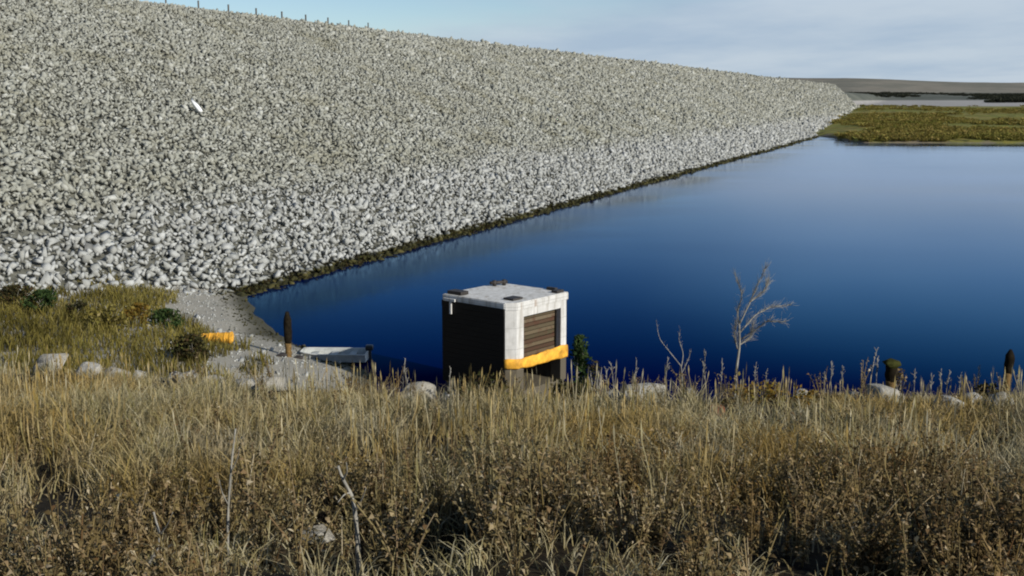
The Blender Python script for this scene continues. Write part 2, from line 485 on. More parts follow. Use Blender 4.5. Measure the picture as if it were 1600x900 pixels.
MAT['farleaf'] = m_plant('far_tree_leaves', [(0, (.012, .014, .010)), (.6, (.028, .032, .020)), (1, (.05, .05, .03))])
MAT['marsh'] = m_plant('marsh_growth', [(0, (.11, .09, .02)), (.4, (.24, .18, .045)), (.7, (.17, .17, .038)), (1, (.33, .235, .08))], (.6, .75, .5), .03)

# ------------------------------------------------------------------ the setting: ground, water
rads = np.concatenate([np.arange(.6, 16, .12), np.arange(16, 72, .36), np.geomspace(72, 250, 46)[:-1], np.geomspace(250, 330, 34)[:-1], np.geomspace(330, 9000, 120)])
azs = np.concatenate([np.linspace(-180, -36, 40)[:-1], np.linspace(-36, 36, 300)[:-1], np.linspace(36, 180, 41)[:-1]])
A, RR = np.meshgrid(np.radians(azs), rads)
GX = RR * np.sin(A); GY = RR * np.cos(A)
GZ = height(GX, GY)
nr, na = GX.shape
V = np.stack([GX, GY, GZ], -1).reshape(-1, 3)
i, j = np.meshgrid(np.arange(nr - 1), np.arange(na), indexing='ij')
j2 = (j + 1) % na
Q = np.stack([i * na + j, i * na + j2, (i + 1) * na + j2, (i + 1) * na + j], -1).reshape(-1, 4)
Vc = np.concatenate([V, [[0, 0, h1(0, 0)]]])
gm = mesh_np('ground', Vc, Q[:, ::-1], True)
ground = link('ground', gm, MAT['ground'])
bm = bmesh.new(); bm.from_mesh(gm); bm.verts.ensure_lookup_table()
for jj in range(na): bm.faces.new((bm.verts[jj], bm.verts[(jj + 1) % na], bm.verts[len(V)]))
bmesh.ops.recalc_face_normals(bm, faces=bm.faces)
bm.faces.ensure_lookup_table()
if bm.faces[10].normal.z < 0:
    bmesh.ops.reverse_faces(bm, faces=bm.faces)
bm.to_mesh(gm); bm.free()
tag(ground, 'grassy bluff, gravel beach and low hills around the lake', 'ground', kind='structure')

wv = np.array([(-30, 14, 0), (900, 14, 0), (900, 330, 0), (60, 345, 0), (-40, 90, 0)], float)
lake = link('water', mesh_np('water', wv, np.array([[0, 1, 2, 3, 4]])), MAT['water'])
tag(lake, 'calm dark blue reservoir water below the dam', 'water', kind='structure')

# ------------------------------------------------------------------ the dam
dam = empty('dam', (*xy(120, T0), 0), 0, 'long grey rock-faced dam embankment sloping down to the lake', 'dam')
inv = Matrix.Translation(-Vector(dam.location))
def damlocal(V): return np.asarray(V, float) - np.array(dam.location)

ss = np.concatenate([np.arange(-80, 160, 2.0), np.arange(160, S_END, 5.0), [S_END, S_END + 14, S_END + 40]])
tprof = np.concatenate([[T0 - 9, T0 - 4], np.arange(T0 - 1, T1, 1.0), [T1, T1 + 9.0, T1 + 14, T1 + 9 + (CREST + 4) * 2.5]])
S2, T2 = np.meshgrid(ss, tprof, indexing='ij')
Z2 = np.where(T2 <= T1 + 9.01, dam_z(T2), CREST - (T2 - T1 - 9) / 2.5)
Z2 = Z2 + np.where((T2 < T1 - .5) & (T2 > T0), -.28 + .25 * (fbm(S2, T2, 3.0, 71) - .5), 0)
Z2 = Z2 - np.clip(S2 - S_END, 0, 40) * .55
S2 = s_map(S2, T2)
X2, Y2 = xy(S2, T2)
V = damlocal(np.stack([X2, Y2, Z2], -1).reshape(-1, 3))
ns, ntp = S2.shape
i, j = np.meshgrid(np.arange(ns - 1), np.arange(ntp - 1), indexing='ij')
Q = np.stack([i * ntp + j, (i + 1) * ntp + j, (i + 1) * ntp + j + 1, i * ntp + j + 1], -1).reshape(-1, 4)
link('embankment', mesh_np('embankment', V, Q), MAT['embank'], dam)
sr = np.arange(-80, S_END + 291, 10.0)
a = np.stack([*xy(sr, T1 + 1.6), np.full_like(sr, CREST + .02)], -1); b = np.stack([*xy(sr, T1 + 7.6), np.full_like(sr, CREST + .02)], -1)
V = damlocal(np.concatenate([a, b])); n = len(sr)
link('crest_road', mesh_np('crest_road', V, np.array([[q, q + 1, n + q + 1, n + q] for q in range(n - 1)])), MAT['road'], dam)

# riprap: every stone is a rock on the slope; the nearest are objects of their own
RV = [rock_variant(random.randint(8, 11), 100 + q, random.uniform(.6, .9)) for q in range(14)]
ptsS, ptsT, ptsR = [], [], []
def band(s0, s1, spacing, tlo=None, thi=None):
    tlo = T0 - 1.5 if tlo is None else tlo; thi = T1 + .7 if thi is None else thi
    ns_ = int((s1 - s0) / spacing); nt_ = int((thi - tlo) / spacing)
    S, T = np.meshgrid(np.arange(ns_) * spacing + s0, np.arange(nt_) * spacing + tlo, indexing='ij')
    S = S + RNG.uniform(-.6, .6, S.shape) * spacing; T = T + RNG.uniform(-.6, .6, S.shape) * spacing
    ptsS.append(S.ravel()); ptsT.append(T.ravel()); ptsR.append(np.full(S.size, spacing))
TM = T0 + 9.0
band(-6, 80, .33, None, TM); band(-6, 80, .29, TM)
band(80, 135, .36, None, TM); band(80, 135, .33, TM)
band(135, 200, .46)
band(200, 320, .62)
band(320, 450, .82)
band(450, S_END, 1.0)
S = np.concatenate(ptsS); T = np.concatenate(ptsT); SP = np.concatenate(ptsR)
S = s_map(S, T)
# cull what no camera near the photograph's could see
X, Y = xy(S, T)
keep = (X > -.62 * Y - 6) & (Y > 6)
S, T, SP, X, Y = S[keep], T[keep], SP[keep], X[keep], Y[keep]
T = np.minimum(T, T1 - .1)
X, Y = xy(S, T)
sz = SP * np.clip(np.exp(RNG.normal(0, .40, len(S))), .45, 2.1) * .66
drop = RNG.random(len(S)) < .08
Z = dam_z(T) + RNG.uniform(-.22, .12, len(S)) * SP * np.where(dam_z(T) > 4, .70, 1.0)
P = np.stack([X, Y, Z], -1)
keep = ~drop; P, sz, S, T = P[keep], sz[keep], S[keep], T[keep]
SC = np.stack([sz * RNG.uniform(.85, 1.3, len(sz)), sz * RNG.uniform(.8, 1.15, len(sz)), sz * RNG.uniform(.75, 1.05, len(sz))], -1)
WH = RNG.integers(0, len(RV), len(sz)); RM = rotmats(len(sz))
px, py, dp = project(P)
g = height(P[:, 0], P[:, 1])
vis = (px > 8) & (px < 1592) & (py > 0) & (P[:, 2] + .3 * sz > np.maximum(g, .1)) & (dp > 0) & (py < 470)
appar = np.where(vis, sz / dp, 0)
order = np.argsort(-appar)[:300]
solo = np.zeros(len(sz), bool); solo[order] = True
rest = ~solo
o = link('riprap_facing', scatter_mesh('riprap_facing', RV, WH[rest], RM[rest], SC[rest], damlocal(P[rest])), MAT['riprap'], dam)
tag(o, kind='stuff')
rmesh = []
for q, (V, Tt) in enumerate(RV):
    me = mesh_np('riprap_stone', V, Tt); me.materials.append(MAT['riprap']); rmesh.append(me)
for q in order:
    o = bpy.data.objects.new('riprap_stone', rmesh[WH[q]])
    M = Matrix([[*RM[q][0], 0], [*RM[q][1], 0], [*RM[q][2], 0], [0, 0, 0, 1]])
    o.matrix_world = Matrix.Translation(Vector([float(v) for v in P[q]])) @ M @ Matrix.Diagonal((*[float(v) for v in SC[q]], 1))
    C.objects.link(o)
    tag(o, 'angular grey riprap stone among the nearest ones on the dam slope', 'stone', 'nearest riprap stones on the dam')
print('RIPRAP', len(sz), 'solo px', px[order].min(), px[order].max(), py[order].min(), py[order].max())

# bright white slab lying high on the slope
p = on_dam(308, 176)
V, Tt = rock_variant(16, 501, .35)
dist = np.linalg.norm(p - CAM)
w = link('white_stone', mesh_np('white_stone', V * np.array([.62, .42, .7]) * dist * 22 / F_PX, Tt), MAT['white'])
w.location = (float(p[0]), float(p[1]) - .3, float(p[2]) + .55); w.rotation_euler = (R(-8), R(50), R(10))
tag(w, 'bright white elongated slab of stone high on the grey dam slope', 'stone')

# guard posts along the crest
pm = bmesh.new(); add_box(pm, -.085, .085, -.085, .085, -.2, .95, .03); add_box(pm, -.10, .10, -.10, .10, .95, 1.0, .02)
pm = bm_mesh('guard_post', pm); pm.materials.append(MAT['post'])
d0 = raydir(310, 13); 
def crest_s(px_):
    # station on the crest edge seen at picture column px_
    lo, hi = 0., 580.
    for _ in range(50):
        mid = (lo + hi) / 2
        q = project(np.array([*xy(mid, T1 + .6), CREST + .5]))[0]
        if q < px_: lo = mid
        else: hi = mid
    return lo
s_a, s_b = crest_s(259), crest_s(310)
step = s_b - s_a
print('POST step', step)
for q in range(0, 10):
    s_ = s_a + (q - 1) * step
    o = bpy.data.objects.new('guard_post', pm); C.objects.link(o)
    o.location = (*[float(v) for v in xy(s_, T1 + .6)], float(CREST)); o.rotation_euler = (0, 0, R(21 + q * 7))
    tag(o, 'small dark guard post standing on the crest of the dam', 'post', 'guard posts along the dam crest')

# shore growth along the water line of the dam
def tuft_soup(n_leaf, seed, spread, hgt, wid):
    rr = np.random.default_rng(seed)
    V, Tt = [], []
    for q in range(n_leaf):
        a = rr.uniform(0, 2 * math.pi); r0 = spread * rr.uniform(0, .5); b = rr.uniform(0, 2 * math.pi)
        base = np.array([math.cos(a) * r0, math.sin(a) * r0, rr.uniform(0, hgt * .35)])
        ln = hgt * rr.uniform(.5, 1.0); out = spread * rr.uniform(.1, .7)
        tip = base + np.array([math.cos(a) * out, math.sin(a) * out, ln])
        mid = (base + tip) / 2 + np.array([0, 0, ln * .12])
        side = np.array([math.cos(b), math.sin(b), 0]) * wid * rr.uniform(.6, 1.3)
        k = len(V); V += [base, mid + side, tip, mid - side]; Tt += [(k, k + 1, k + 2), (k, k + 2, k + 3)]
    return np.array(V), np.array(Tt)

TV = [tuft_soup(26, 300 + q, .5, .6, .055) for q in range(6)]
n = 700
Sx = np.concatenate([RNG.uniform(38, 120, n // 2), RNG.uniform(120, 330, n // 2)])
Tx = T0 + RNG.uniform(-.2, .75, n)
X, Y = xy(Sx, Tx)
P = np.stack([X, Y, np.maximum(dam_z(Tx), 0) - .05], -1)
sc = RNG.uniform(.25, .6, n) * np.where(Sx > 120, 1.25, 1)
o = link('shoreline_weeds', scatter_mesh('shoreline_weeds', TV, RNG.integers(0, 6, n), rotz(RNG.uniform(0, 6.28, n)), np.stack([sc * 1.2, sc * 1.2, sc * .7], -1), P), MAT['brownleaf'])
tag(o, 'dark strip of weeds growing along the waterline of the dam', 'weeds', kind='stuff')

# ------------------------------------------------------------------ intake tower
Fc = np.array([-.02, 34.2]); FL = np.array([-2.27, 1.89]); FR = np.array([1.89, 2.27]); SIDE = float(np.linalg.norm(FL))
ctr = Fc + (FL + FR) / 2
TZ = 3.60
tower = empty('intake_tower', (ctr[0], ctr[1], 0), math.atan2(FR[1], FR[0]), 'square concrete intake tower standing in the lake with dark racks and a flat roof', 'tower')
# local frame: +x along FR (away right), +y along FL (away left); front corner at (-h,-h)
hS = SIDE / 2
COL = .40
bm = bmesh.new()
add_box(bm, -hS + .05, hS - .05, -hS + .05, hS - .05, -3.0, .62, .03)
link('plinth', bm_mesh('plinth', bm), MAT['concrete'], tower)
for (cx, cy, wx, wy, ch) in ((-1, -1, .62, .42, .26), (1, -1, .36, .42, .05), (-1, 1, .5, .30, .05), (1, 1, .45, .45, .05)):
    bm = bmesh.new()
    x0, x1 = (-hS, -hS + wx) if cx < 0 else (hS - wx, hS)
    y0, y1 = (-hS, -hS + wy) if cy < 0 else (hS - wy, hS)
    ox, oy = (x0 if cx < 0 else x1), (y0 if cy < 0 else y1)
    pts = [(x0, y0), (x1, y0), (x1, y1), (x0, y1)]
    poly = []
    for q, (vx, vy) in enumerate(pts):
        if abs(vx - ox) < 1e-6 and abs(vy - oy) < 1e-6:
            pr = pts[q - 1]; nx = pts[(q + 1) % 4]
            for tgt in (pr, nx):
                dd = Vector((tgt[0] - vx, tgt[1] - vy)).normalized() * ch
                poly.append((vx + dd.x, vy + dd.y))
        else: poly.append((vx, vy))
    lo = [bm.verts.new((x, y, .6)) for x, y in poly]; hi = [bm.verts.new((x, y, TZ - .26)) for x, y in poly]
    bm.faces.new(lo); bm.faces.new(hi)
    for q in range(len(poly)): bm.faces.new((lo[q], lo[(q + 1) % len(poly)], hi[(q + 1) % len(poly)], hi[q]))
    link('column', bm_mesh('column', bm), MAT['concrete'], tower)
# roof slab with its front corner cut like the column below
bm = bmesh.new()
e = .03; hh = hS + e
poly = [(-hh + .29, -hh), (hh, -hh), (hh, hh), (-hh, hh), (-hh, -hh + .29)]
lo = [bm.verts.new((x, y, TZ - .26)) for x, y in poly]; hi = [bm.verts.new((x, y, TZ)) for x, y in poly]
bm.faces.new(lo); bm.faces.new(hi)
for q in range(5): bm.faces.new((lo[q], lo[(q + 1) % 5], hi[(q + 1) % 5], hi[q]))
bmesh.ops.bevel(bm, geom=list(bm.edges), offset=.025, segments=2, affect='EDGES')
roof = link('roof_slab', bm_mesh('roof_slab', bm), MAT['concrete'], tower)
def roofbit(name, x0, x1, y0, y1, z0, z1, mat='iron', bev=.015):
    bm = bmesh.new(); add_box(bm, x0, x1, y0, y1, z0, z1, bev)
    return link(name, bm_mesh(name, bm), MAT[mat], roof)
roofbit('hatch_cover', -hS + .45, -hS + .95, -hS + .30, -hS + .72, TZ, TZ + .07)
roofbit('hatch_cover', -hS + .08, -hS + .46, hS - .72, hS - .1, TZ, TZ + .12)
s_ = Soup()
bx, by = hS - .35, hS - .45
for q in (0, .35):
    s_.tube([(bx - q, by + q * .4, TZ - .02), (bx - q, by + q * .4, TZ + .2)], .07, 8)
s_.tube([(bx + .1, by - .05, TZ + .12), (bx - .5, by + .2, TZ + .12)], .06, 8)
link('valve_stem', s_.mesh('valve_stem'), MAT['iron'], roof)
roofbit('anchor_plate', hS - .50, hS - .12, -hS + .06, -hS + .3, TZ, TZ + .09)
roofbit('anchor_plate', hS - .14, hS - .0, -hS + .42, -hS + .8, TZ, TZ + .10)
# inner walls closing the far sides
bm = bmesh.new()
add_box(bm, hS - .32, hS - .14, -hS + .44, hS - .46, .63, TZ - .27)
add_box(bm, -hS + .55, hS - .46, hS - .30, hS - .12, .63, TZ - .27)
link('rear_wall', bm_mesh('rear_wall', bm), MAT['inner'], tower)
# right-hand opening (face y = -hS): brown horizontal slats in a frame, seen under the roof beam
def slats(axis, x0, x1, depth, z0, z1, nn, mat, name):
    bm = bmesh.new()
    stp = (z1 - z0) / nn
    for q in range(nn):
        zc = z0 + (q + .5) * stp; j = random.uniform(-.012, .012)
        if axis == 'x': add_box(bm, x0, x1, depth + j, depth + .05 + j, zc - stp * .41, zc + stp * .41)
        else: add_box(bm, depth, depth + .05, x0, x1, zc - stp * .485, zc + stp * .485)
    return link(name, bm_mesh(name, bm), mat, tower)
rx0, rx1 = -hS + .625, hS - .365
bm = bmesh.new(); add_box(bm, rx0 - .1, rx1 + .1, -hS + .004, -hS + .24, TZ - .50, TZ - .262)
link('lintel', bm_mesh('lintel', bm), MAT['concrete'], tower)
slats('x', rx0, rx1, -hS + .20, 1.55, TZ - .52, 11, MAT['slat'], 'trash_rack')
bm = bmesh.new()
for xx in (rx0 + .04, rx1 - .09): add_box(bm, xx, xx + .05, -hS + .15, -hS + .195, 1.3, TZ - .51)
link('rack_guide', bm_mesh('rack_guide', bm), MAT['black'], tower)
# left-hand opening (face x = -hS): rack bars over the whole face, its shade painted in as black
slats('y', -hS + .27, hS + .02, -hS - .055, .64, TZ - .40, 15, MAT['black'], 'shade_black_rack')
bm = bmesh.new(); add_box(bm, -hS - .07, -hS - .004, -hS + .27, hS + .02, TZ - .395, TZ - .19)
link('shade_black_lintel', bm_mesh('shade_black_lintel', bm), MAT['black'], tower)  # cover strip, the shade of this face put into its black
bm = bmesh.new()
add_box(bm, -hS - .13, -hS - .075, hS - .46, hS - .38, TZ - .62, TZ - .2, .01)
add_box(bm, -hS - .13, -hS - .072, hS - .62, hS - .1, TZ - .195, TZ - .10, .01)
link('bracket', bm_mesh('bracket', bm), MAT['concrete'], tower)
# orange guard beam fixed across the right-hand face
zb = 1.60
bm = bmesh.new()
nseg = 26
pathp = [Vector((-hS - .035, -hS + .27)), Vector((-hS + .235, -hS - .065)), Vector((hS - .10, -hS - .065))]
l0 = (pathp[1] - pathp[0]).length; l1 = (pathp[2] - pathp[1]).length
ring = []
for q in range(nseg + 1):
    u = q / nseg; d_ = u * (l0 + l1)
    c_ = pathp[0].lerp(pathp[1], d_ / l0) if d_ < l0 else pathp[1].lerp(pathp[2], (d_ - l0) / l1)
    k_ = min(1, max(0, (d_ - l0 + .12) / .24))
    n_ = ((pathp[1] - pathp[0]).normalized() * (1 - k_) + (pathp[2] - pathp[1]).normalized() * k_).normalized(); n_ = Vector((n_.y, -n_.x))
    hgt = .155 + .075 * u + .012 * math.sin(u * 23) + .008 * math.sin(u * 51); dep = .055
    zc = zb + .012 * math.sin(u * 9 + 1)
    rr_ = []
    for w_ in range(12):
        th = 2 * math.pi * w_ / 12; cs, sn = math.cos(th), math.sin(th)
        cs *= abs(cs) ** -.35 if abs(cs) > .05 else 1; sn *= abs(sn) ** -.35 if abs(sn) > .05 else 1
        p_ = c_ + n_ * dep * cs
        rr_.append(bm.verts.new((p_.x, p_.y, zc + hgt * sn)))
    ring.append(rr_)
for q in range(nseg):
    for w_ in range(12): bm.faces.new((ring[q][w_], ring[q][(w_ + 1) % 12], ring[q + 1][(w_ + 1) % 12], ring[q + 1][w_]))
bm.faces.new(ring[0]); bm.faces.new(ring[-1])
link('guard_beam', bm_mesh('guard_beam', bm), MAT['orange'], tower, smoothf=True)

# ------------------------------------------------------------------ aluminium boat drawn up on the beach
def boat():
    pa = on_z(470, 556, .28); pb = on_z(573, 556, .28)
    L = float(np.linalg.norm(pb - pa)); mid = (pa + pb) / 2
    root = empty('rowing_boat', (mid[0], mid[1] + .25, max(h1(mid[0], mid[1] + .25), 0) + .02), math.atan2(pb[1] - pa[1], pb[0] - pa[0]) - R(2),
                 'flat light grey aluminium boat lying half in the water at the beach', 'boat')
    ns_ = 14
    def sect(u, inset=0.0):      # u from bow (-1) to stern (+1)
        w = .58 * (1 - .38 * max(0, -u - .35) ** 1.6 / .65 ** 1.6) - inset
        rise = .17 * max(0, -u - .45) / .55
        x = u * L / 2
        return [(x, -w, .31 + rise * .25), (x, -w * .9, .18 + rise), (x, -w * .78, inset * 1.2 + rise), (x, w * .78, inset * 1.2 + rise), (x, w * .9, .18 + rise), (x, w, .31 + rise * .25)]
    def skin(inset, flip, u0=-1, u1=1):
        bm = bmesh.new(); rings = []
        for q in range(ns_ + 1):
            u = u0 + (u1 - u0) * q / ns_
            rings.append([bm.verts.new(v) for v in sect(u, inset)])
        for q in range(ns_):
            for w_ in range(5): bm.faces.new((rings[q][w_], rings[q + 1][w_], rings[q + 1][w_ + 1], rings[q][w_ + 1]))
        bm.faces.new(rings[0]); bm.faces.new(rings[-1][::-1])
        return bm
    bm = skin(0, False)
    link('hull', bm_mesh('hull', bm), MAT['alum'], root)
    bm = skin(.03, True, -.975, .975)
    link('hull_liner', bm_mesh('hull_liner', bm), MAT['boatin'], root)
    s = Soup()
    for sgn in (0, 5):
        s.tube([np.array(sect(-1 + 2 * q / 14)[sgn]) + np.array([0, 0, .01]) for q in range(15)], .028, 6)
    for u in (-1, 1):
        q = sect(u); s.tube([np.array(q[0]) + np.array([0, 0, .01]), np.array(q[5]) + np.array([0, 0, .01])], .028, 6)
    link('gunwale', s.mesh('gunwale'), MAT['alum'], root)
    for u in (-.62, -.02, .55):
        bm = bmesh.new(); x = u * L / 2; w = .5 if u > -.5 else .44
        add_box(bm, x - .13, x + .13, -w, w, .20, .23, .008); add_box(bm, x - .10, x + .10, -w + .06, w - .06, .06, .20)
        link('thwart', bm_mesh('thwart', bm), MAT['boatin'], root)
    mt = bmesh.new(); x = L / 2
    add_box(mt, x - .10, x + .20, .06, .34, .33, .55, .07)
    add_box(mt, x + .02, x + .12, .15, .25, -.2, .46, .02)
    m_ = link('outboard_motor', bm_mesh('outboard_motor', mt), MAT['motor'], root)
    return root
boat()

# orange plastic drum lying on the beach gravel
p = on_ground(340, 538, 30, 60)
dr = empty('orange_drum', (p[0], p[1], p[2] + .02), R(-4), 'weathered orange plastic drum lying on its side on the gravel beach', 'drum')
prof = [(-.58, .05), (-.58, .155), (-.52, .17), (-.50, .15), (-.30, .17), (-.285, .19), (-.255, .19), (-.24, .175), (0, .19), (.015, .21), (.045, .21), (.06, .195), (.30, .205), (.315, .225), (.345, .225), (.36, .21), (.50, .215), (.52, .245), (.57, .245), (.57, .05)]
bm = bmesh.new(); rings = []
for x, r_ in prof: rings.append([bm.verts.new((x, r_ * math.cos(2 * math.pi * q / 18), .235 + r_ * math.sin(2 * math.pi * q / 18))) for q in range(18)])
for a_, b_ in zip(rings, rings[1:]):
    for q in range(18): bm.faces.new((a_[q], a_[(q + 1) % 18], b_[(q + 1) % 18], b_[q]))
bm.faces.new(rings[0]); bm.faces.new(rings[-1])
link('drum_body', bm_mesh('drum_body', bm), MAT['orange'], dr, smoothf=False)
s = Soup(); s.tube([(-.58, -.08, .26), (-.68, -.07, .40), (-.68, .07, .40), (-.58, .08, .26)], .025, 6)
link('handle', s.mesh('handle'), MAT['seed'], dr)

# ------------------------------------------------------------------ single rocks
BV = []
def boulder_mesh(seed, dims, mat):
    V, T = rock_variant(22, seed, .8, .7)
    me = mesh_np('rock', V, T)
    bm = bmesh.new(); bm.from_mesh(me)
    bmesh.ops.remove_doubles(bm, verts=bm.verts, dist=.02)
    bmesh.ops.bevel(bm, geom=list(bm.edges), offset=.05, segments=2, affect='EDGES', profile=.5)
    bmesh.ops.triangulate(bm, faces=bm.faces)
    rr = random.Random(seed)
    mn = Vector([min(v.co[k] for v in bm.verts) for k in range(3)]); mx = Vector([max(v.co[k] for v in bm.verts) for k in range(3)])
    for v in bm.verts:
        for k in range(3): v.co[k] = (v.co[k] - (mn[k] + mx[k]) / 2) / (mx[k] - mn[k]) * dims[k] * rr.uniform(.97, 1.03)
    bmesh.ops.recalc_face_normals(bm, faces=bm.faces)
    bm.to_mesh(me); bm.free(); me.materials.append(mat)
    return me
ROCKS = []
def rock(px, py_top, py_bot, wpx, label, mat='rock', depth=.8, seed=None, group='pale rocks along the bluff edge', name='pale_rock', sink=.35, flat=.55, **_):
    """a low rock on the bluff where the line of sight to its foot meets the ground, or on the very edge"""
    d = raydir(px, py_bot); d = d / d[1]
    Y = np.arange(3.0, 15.0, .02); Q = CAM[None] + d[None] * Y[:, None]
    hit = Q[:, 2] < height(Q[:, 0], Q[:, 1])
    Yh = float(Y[np.argmax(hit)]) if hit.any() else 99.0
    ye = float(edge_y(np.array([at(px, py_bot, 12.0)[0]]))[0])
    Yh = min(Yh, ye - .05)
    x = at(px, py_bot, Yh)[0]; z = h1(x, Yh); w = wpx / F_PX * Yh
    hgt = min(max(at(px, py_top, Yh)[2] - z, .10), flat * w)
    me = boulder_mesh(seed or int(px * 7 + py_top), (w, w * depth, hgt * (1 + sink)), MAT[mat])
    o = link(name, me, None, loc=(x, Yh, z + hgt - hgt * (1 + sink) / 2), rot=(0, 0, R(px % 23 - 11)))
    tag(o, label, 'rock', group); ROCKS.append((x, Yh, w))
    return o
rock(1003, 598, 625, 78, 'long flat-topped pale rock at the bluff edge right of the tower')
rock(1085, 598, 622, 38, 'blocky pale rock at the bluff edge beside the forked dry weeds', depth=.9)
rock(1116, 606, 650, 34, 'reddish brown rock just below the bluff edge right of the blocky pale rock', Y=10.6, mat='rust')
rock(1252, 597, 616, 22, 'small whitish rock, left one of two close together on the bluff edge')
rock(1272, 606, 624, 22, 'small whitish rock, right one of two close together on the bluff edge')
rock(1338, 608, 624, 26, 'small rounded pale rock left of the wide ledge rock on the bluff edge')
rock(1388, 602, 628, 66, 'wide pale ledge rock under the mossy-topped stub post on the bluff edge')
rock(1480, 615, 640, 44, 'grey low rock half sunk in grass on the right bluff edge')
rock(1521, 600, 632, 34, 'upright pale rock at the bluff edge left of the leaning pointed post')
rock(1560, 606, 634, 40, 'broad pale rock at the foot of the leaning pointed post')
rock(655, 592, 612, 58, 'low flat whitish rock on the bluff edge left of the tower')
rock(705, 592, 612, 34, 'small whitish rock directly below the dark side of the tower')
rock(960, 598, 616, 30, 'small grey rock touching the left end of the long flat-topped rock')
rock(72, 536, 560, 62, 'rounded whitish boulder at the left end of the bluff edge', Y=14.0)
rock(140, 545, 565, 44, 'low grey rock second from the left along the bluff edge', Y=14.2)
rock(182, 546, 568, 40, 'angular pale rock third from the left along the bluff edge', Y=14.0)
rock(222, 548, 570, 32, 'small pale rock on the left bluff edge below the olive bank', Y=14.1)
rock(268, 558, 578, 36, 'pale rock on the bluff edge left of the twin whitish boulders', Y=14.0)
rock(296, 566, 590, 46, 'whitish boulder with dark foot, left of the twin boulders on the bluff edge', Y=13.7)
rock(332, 560, 585, 40, 'whitish boulder, right of the twin boulders on the bluff edge', Y=13.8)
rock(385, 560, 582, 34, 'pale rock on the bluff edge straight below the orange drum', Y=13.8)
rock(425, 572, 590, 40, 'low pale rock on the bluff edge left of the dark upright beach post', Y=13.4)
rock(492, 826, 850, 70, 'weathered grey flat stone lying in the withered weeds near the pale dead branch', group=None, name='flat_stone', depth=.9, flat=.3)
rock(515, 748, 760, 20, 'small pale stone in the dark hollow behind the pale dead branch', group=None, name='small_stone')
for px_, py_, w_, lab in ((441, 557, 17, 'dark low beach stone left of the upright post by the boat'), (467, 560, 15, 'dark low beach stone right of the upright post by the boat')):
    p = on_ground(px_, py_, 30, 60); ww = w_ / F_PX * p[1]
    o = link('dark_stone', boulder_mesh(px_, (ww, ww * .7, ww * .5), MAT['iron']), None, loc=(p[0], p[1], p[2] + ww * .1)); tag(o, lab, 'stone', 'dark stones by the boat')

# ------------------------------------------------------------------ vegetation builders
def blades(P, Hh, W, lean, seed):
    rr = np.random.default_rng(seed); n = len(P)
    a = rr.uniform(0, 2 * math.pi, n); b = rr.uniform(0, 2 * math.pi, n)
    side = np.stack([np.cos(a), np.sin(a), np.zeros(n)], -1) * (W / 2)[:, None]
    ld = np.stack([np.cos(b), np.sin(b), np.zeros(n)], -1) * (lean * Hh)[:, None]
    up = np.zeros((n, 3)); up[:, 2] = Hh
    v0 = P - side; v1 = P + side
    m1 = P + up * .5 + ld * .25; v2 = m1 - side * .85; v3 = m1 + side * .85
    m2 = P + up * .82 + ld * .62; v4 = m2 - side * .55; v5 = m2 + side * .55
    v6 = P + up * (1 - .15 * lean[:, None]) + ld
    V = np.stack([v0, v1, v2, v3, v4, v5, v6], 1).reshape(-1, 3)
    T = np.array([(0, 1, 3), (0, 3, 2), (2, 3, 5), (2, 5, 4), (4, 5, 6)])
    T = (T[None] + (np.arange(n) * 7)[:, None, None]).reshape(-1, 3)
    return V, T

def stalks(P, Hh, seed, hw=.012):
    """thin dry stems, each with a small seed head"""
    rr = np.random.default_rng(seed); n = len(P)
    a = rr.uniform(0, 2 * math.pi, n); b = rr.uniform(0, 2 * math.pi, n); ln = rr.uniform(.0, .28, n)
    side = np.stack([np.cos(a), np.sin(a), np.zeros(n)], -1)
    ld = np.stack([np.cos(b) * ln * Hh, np.sin(b) * ln * Hh, np.zeros(n)], -1)
    top = P + ld; top[:, 2] += Hh
    mid = P + ld * .3; mid[:, 2] += Hh * .55
    hd = top + ld * .12; hl = rr.uniform(.05, .14, n); hd[:, 2] += hl
    hm = (top + hd) / 2
    w = .0028
    V = np.stack([P - side * w, P + side * w, mid - side * w, mid + side * w, top - side * w * .8, top + side * w * .8,
                  hm - side * hw, hm + side * hw, hd], 1).reshape(-1, 3)
    T = np.array([(0, 1, 3), (0, 3, 2), (2, 3, 5), (2, 5, 4), (4, 5, 7), (4, 7, 6), (6, 7, 8)])
    return V, (T[None] + (np.arange(n) * 9)[:, None, None]).reshape(-1, 3)

def cone_pts(n, y0, y1, seed, power=1.0):
    """random points on the bluff top inside (a little more than) the field of view"""
    rr = np.random.default_rng(seed)
    y = y0 + (y1 - y0) * rr.random(n) ** power
    x = rr.uniform(-1, 1, n) * (y * .55 + 4.2)
    return x, y

def in_hollow(x, y, k):
    b = np.zeros(len(x), bool)
    for hx, hy, ra, rb, _ in HOLLOWS: b |= np.hypot((x - hx) / ra, (y - hy) / rb) < k
    return b
def rock_clear(x, y):
    f = np.ones(len(x))
    for rx_, ry_, rw_ in ROCKS:
        f = np.where((np.abs(x - rx_) < rw_ * .62) & (y > ry_ - 1.7) & (y < ry_ + .3), .22, f)
    return f
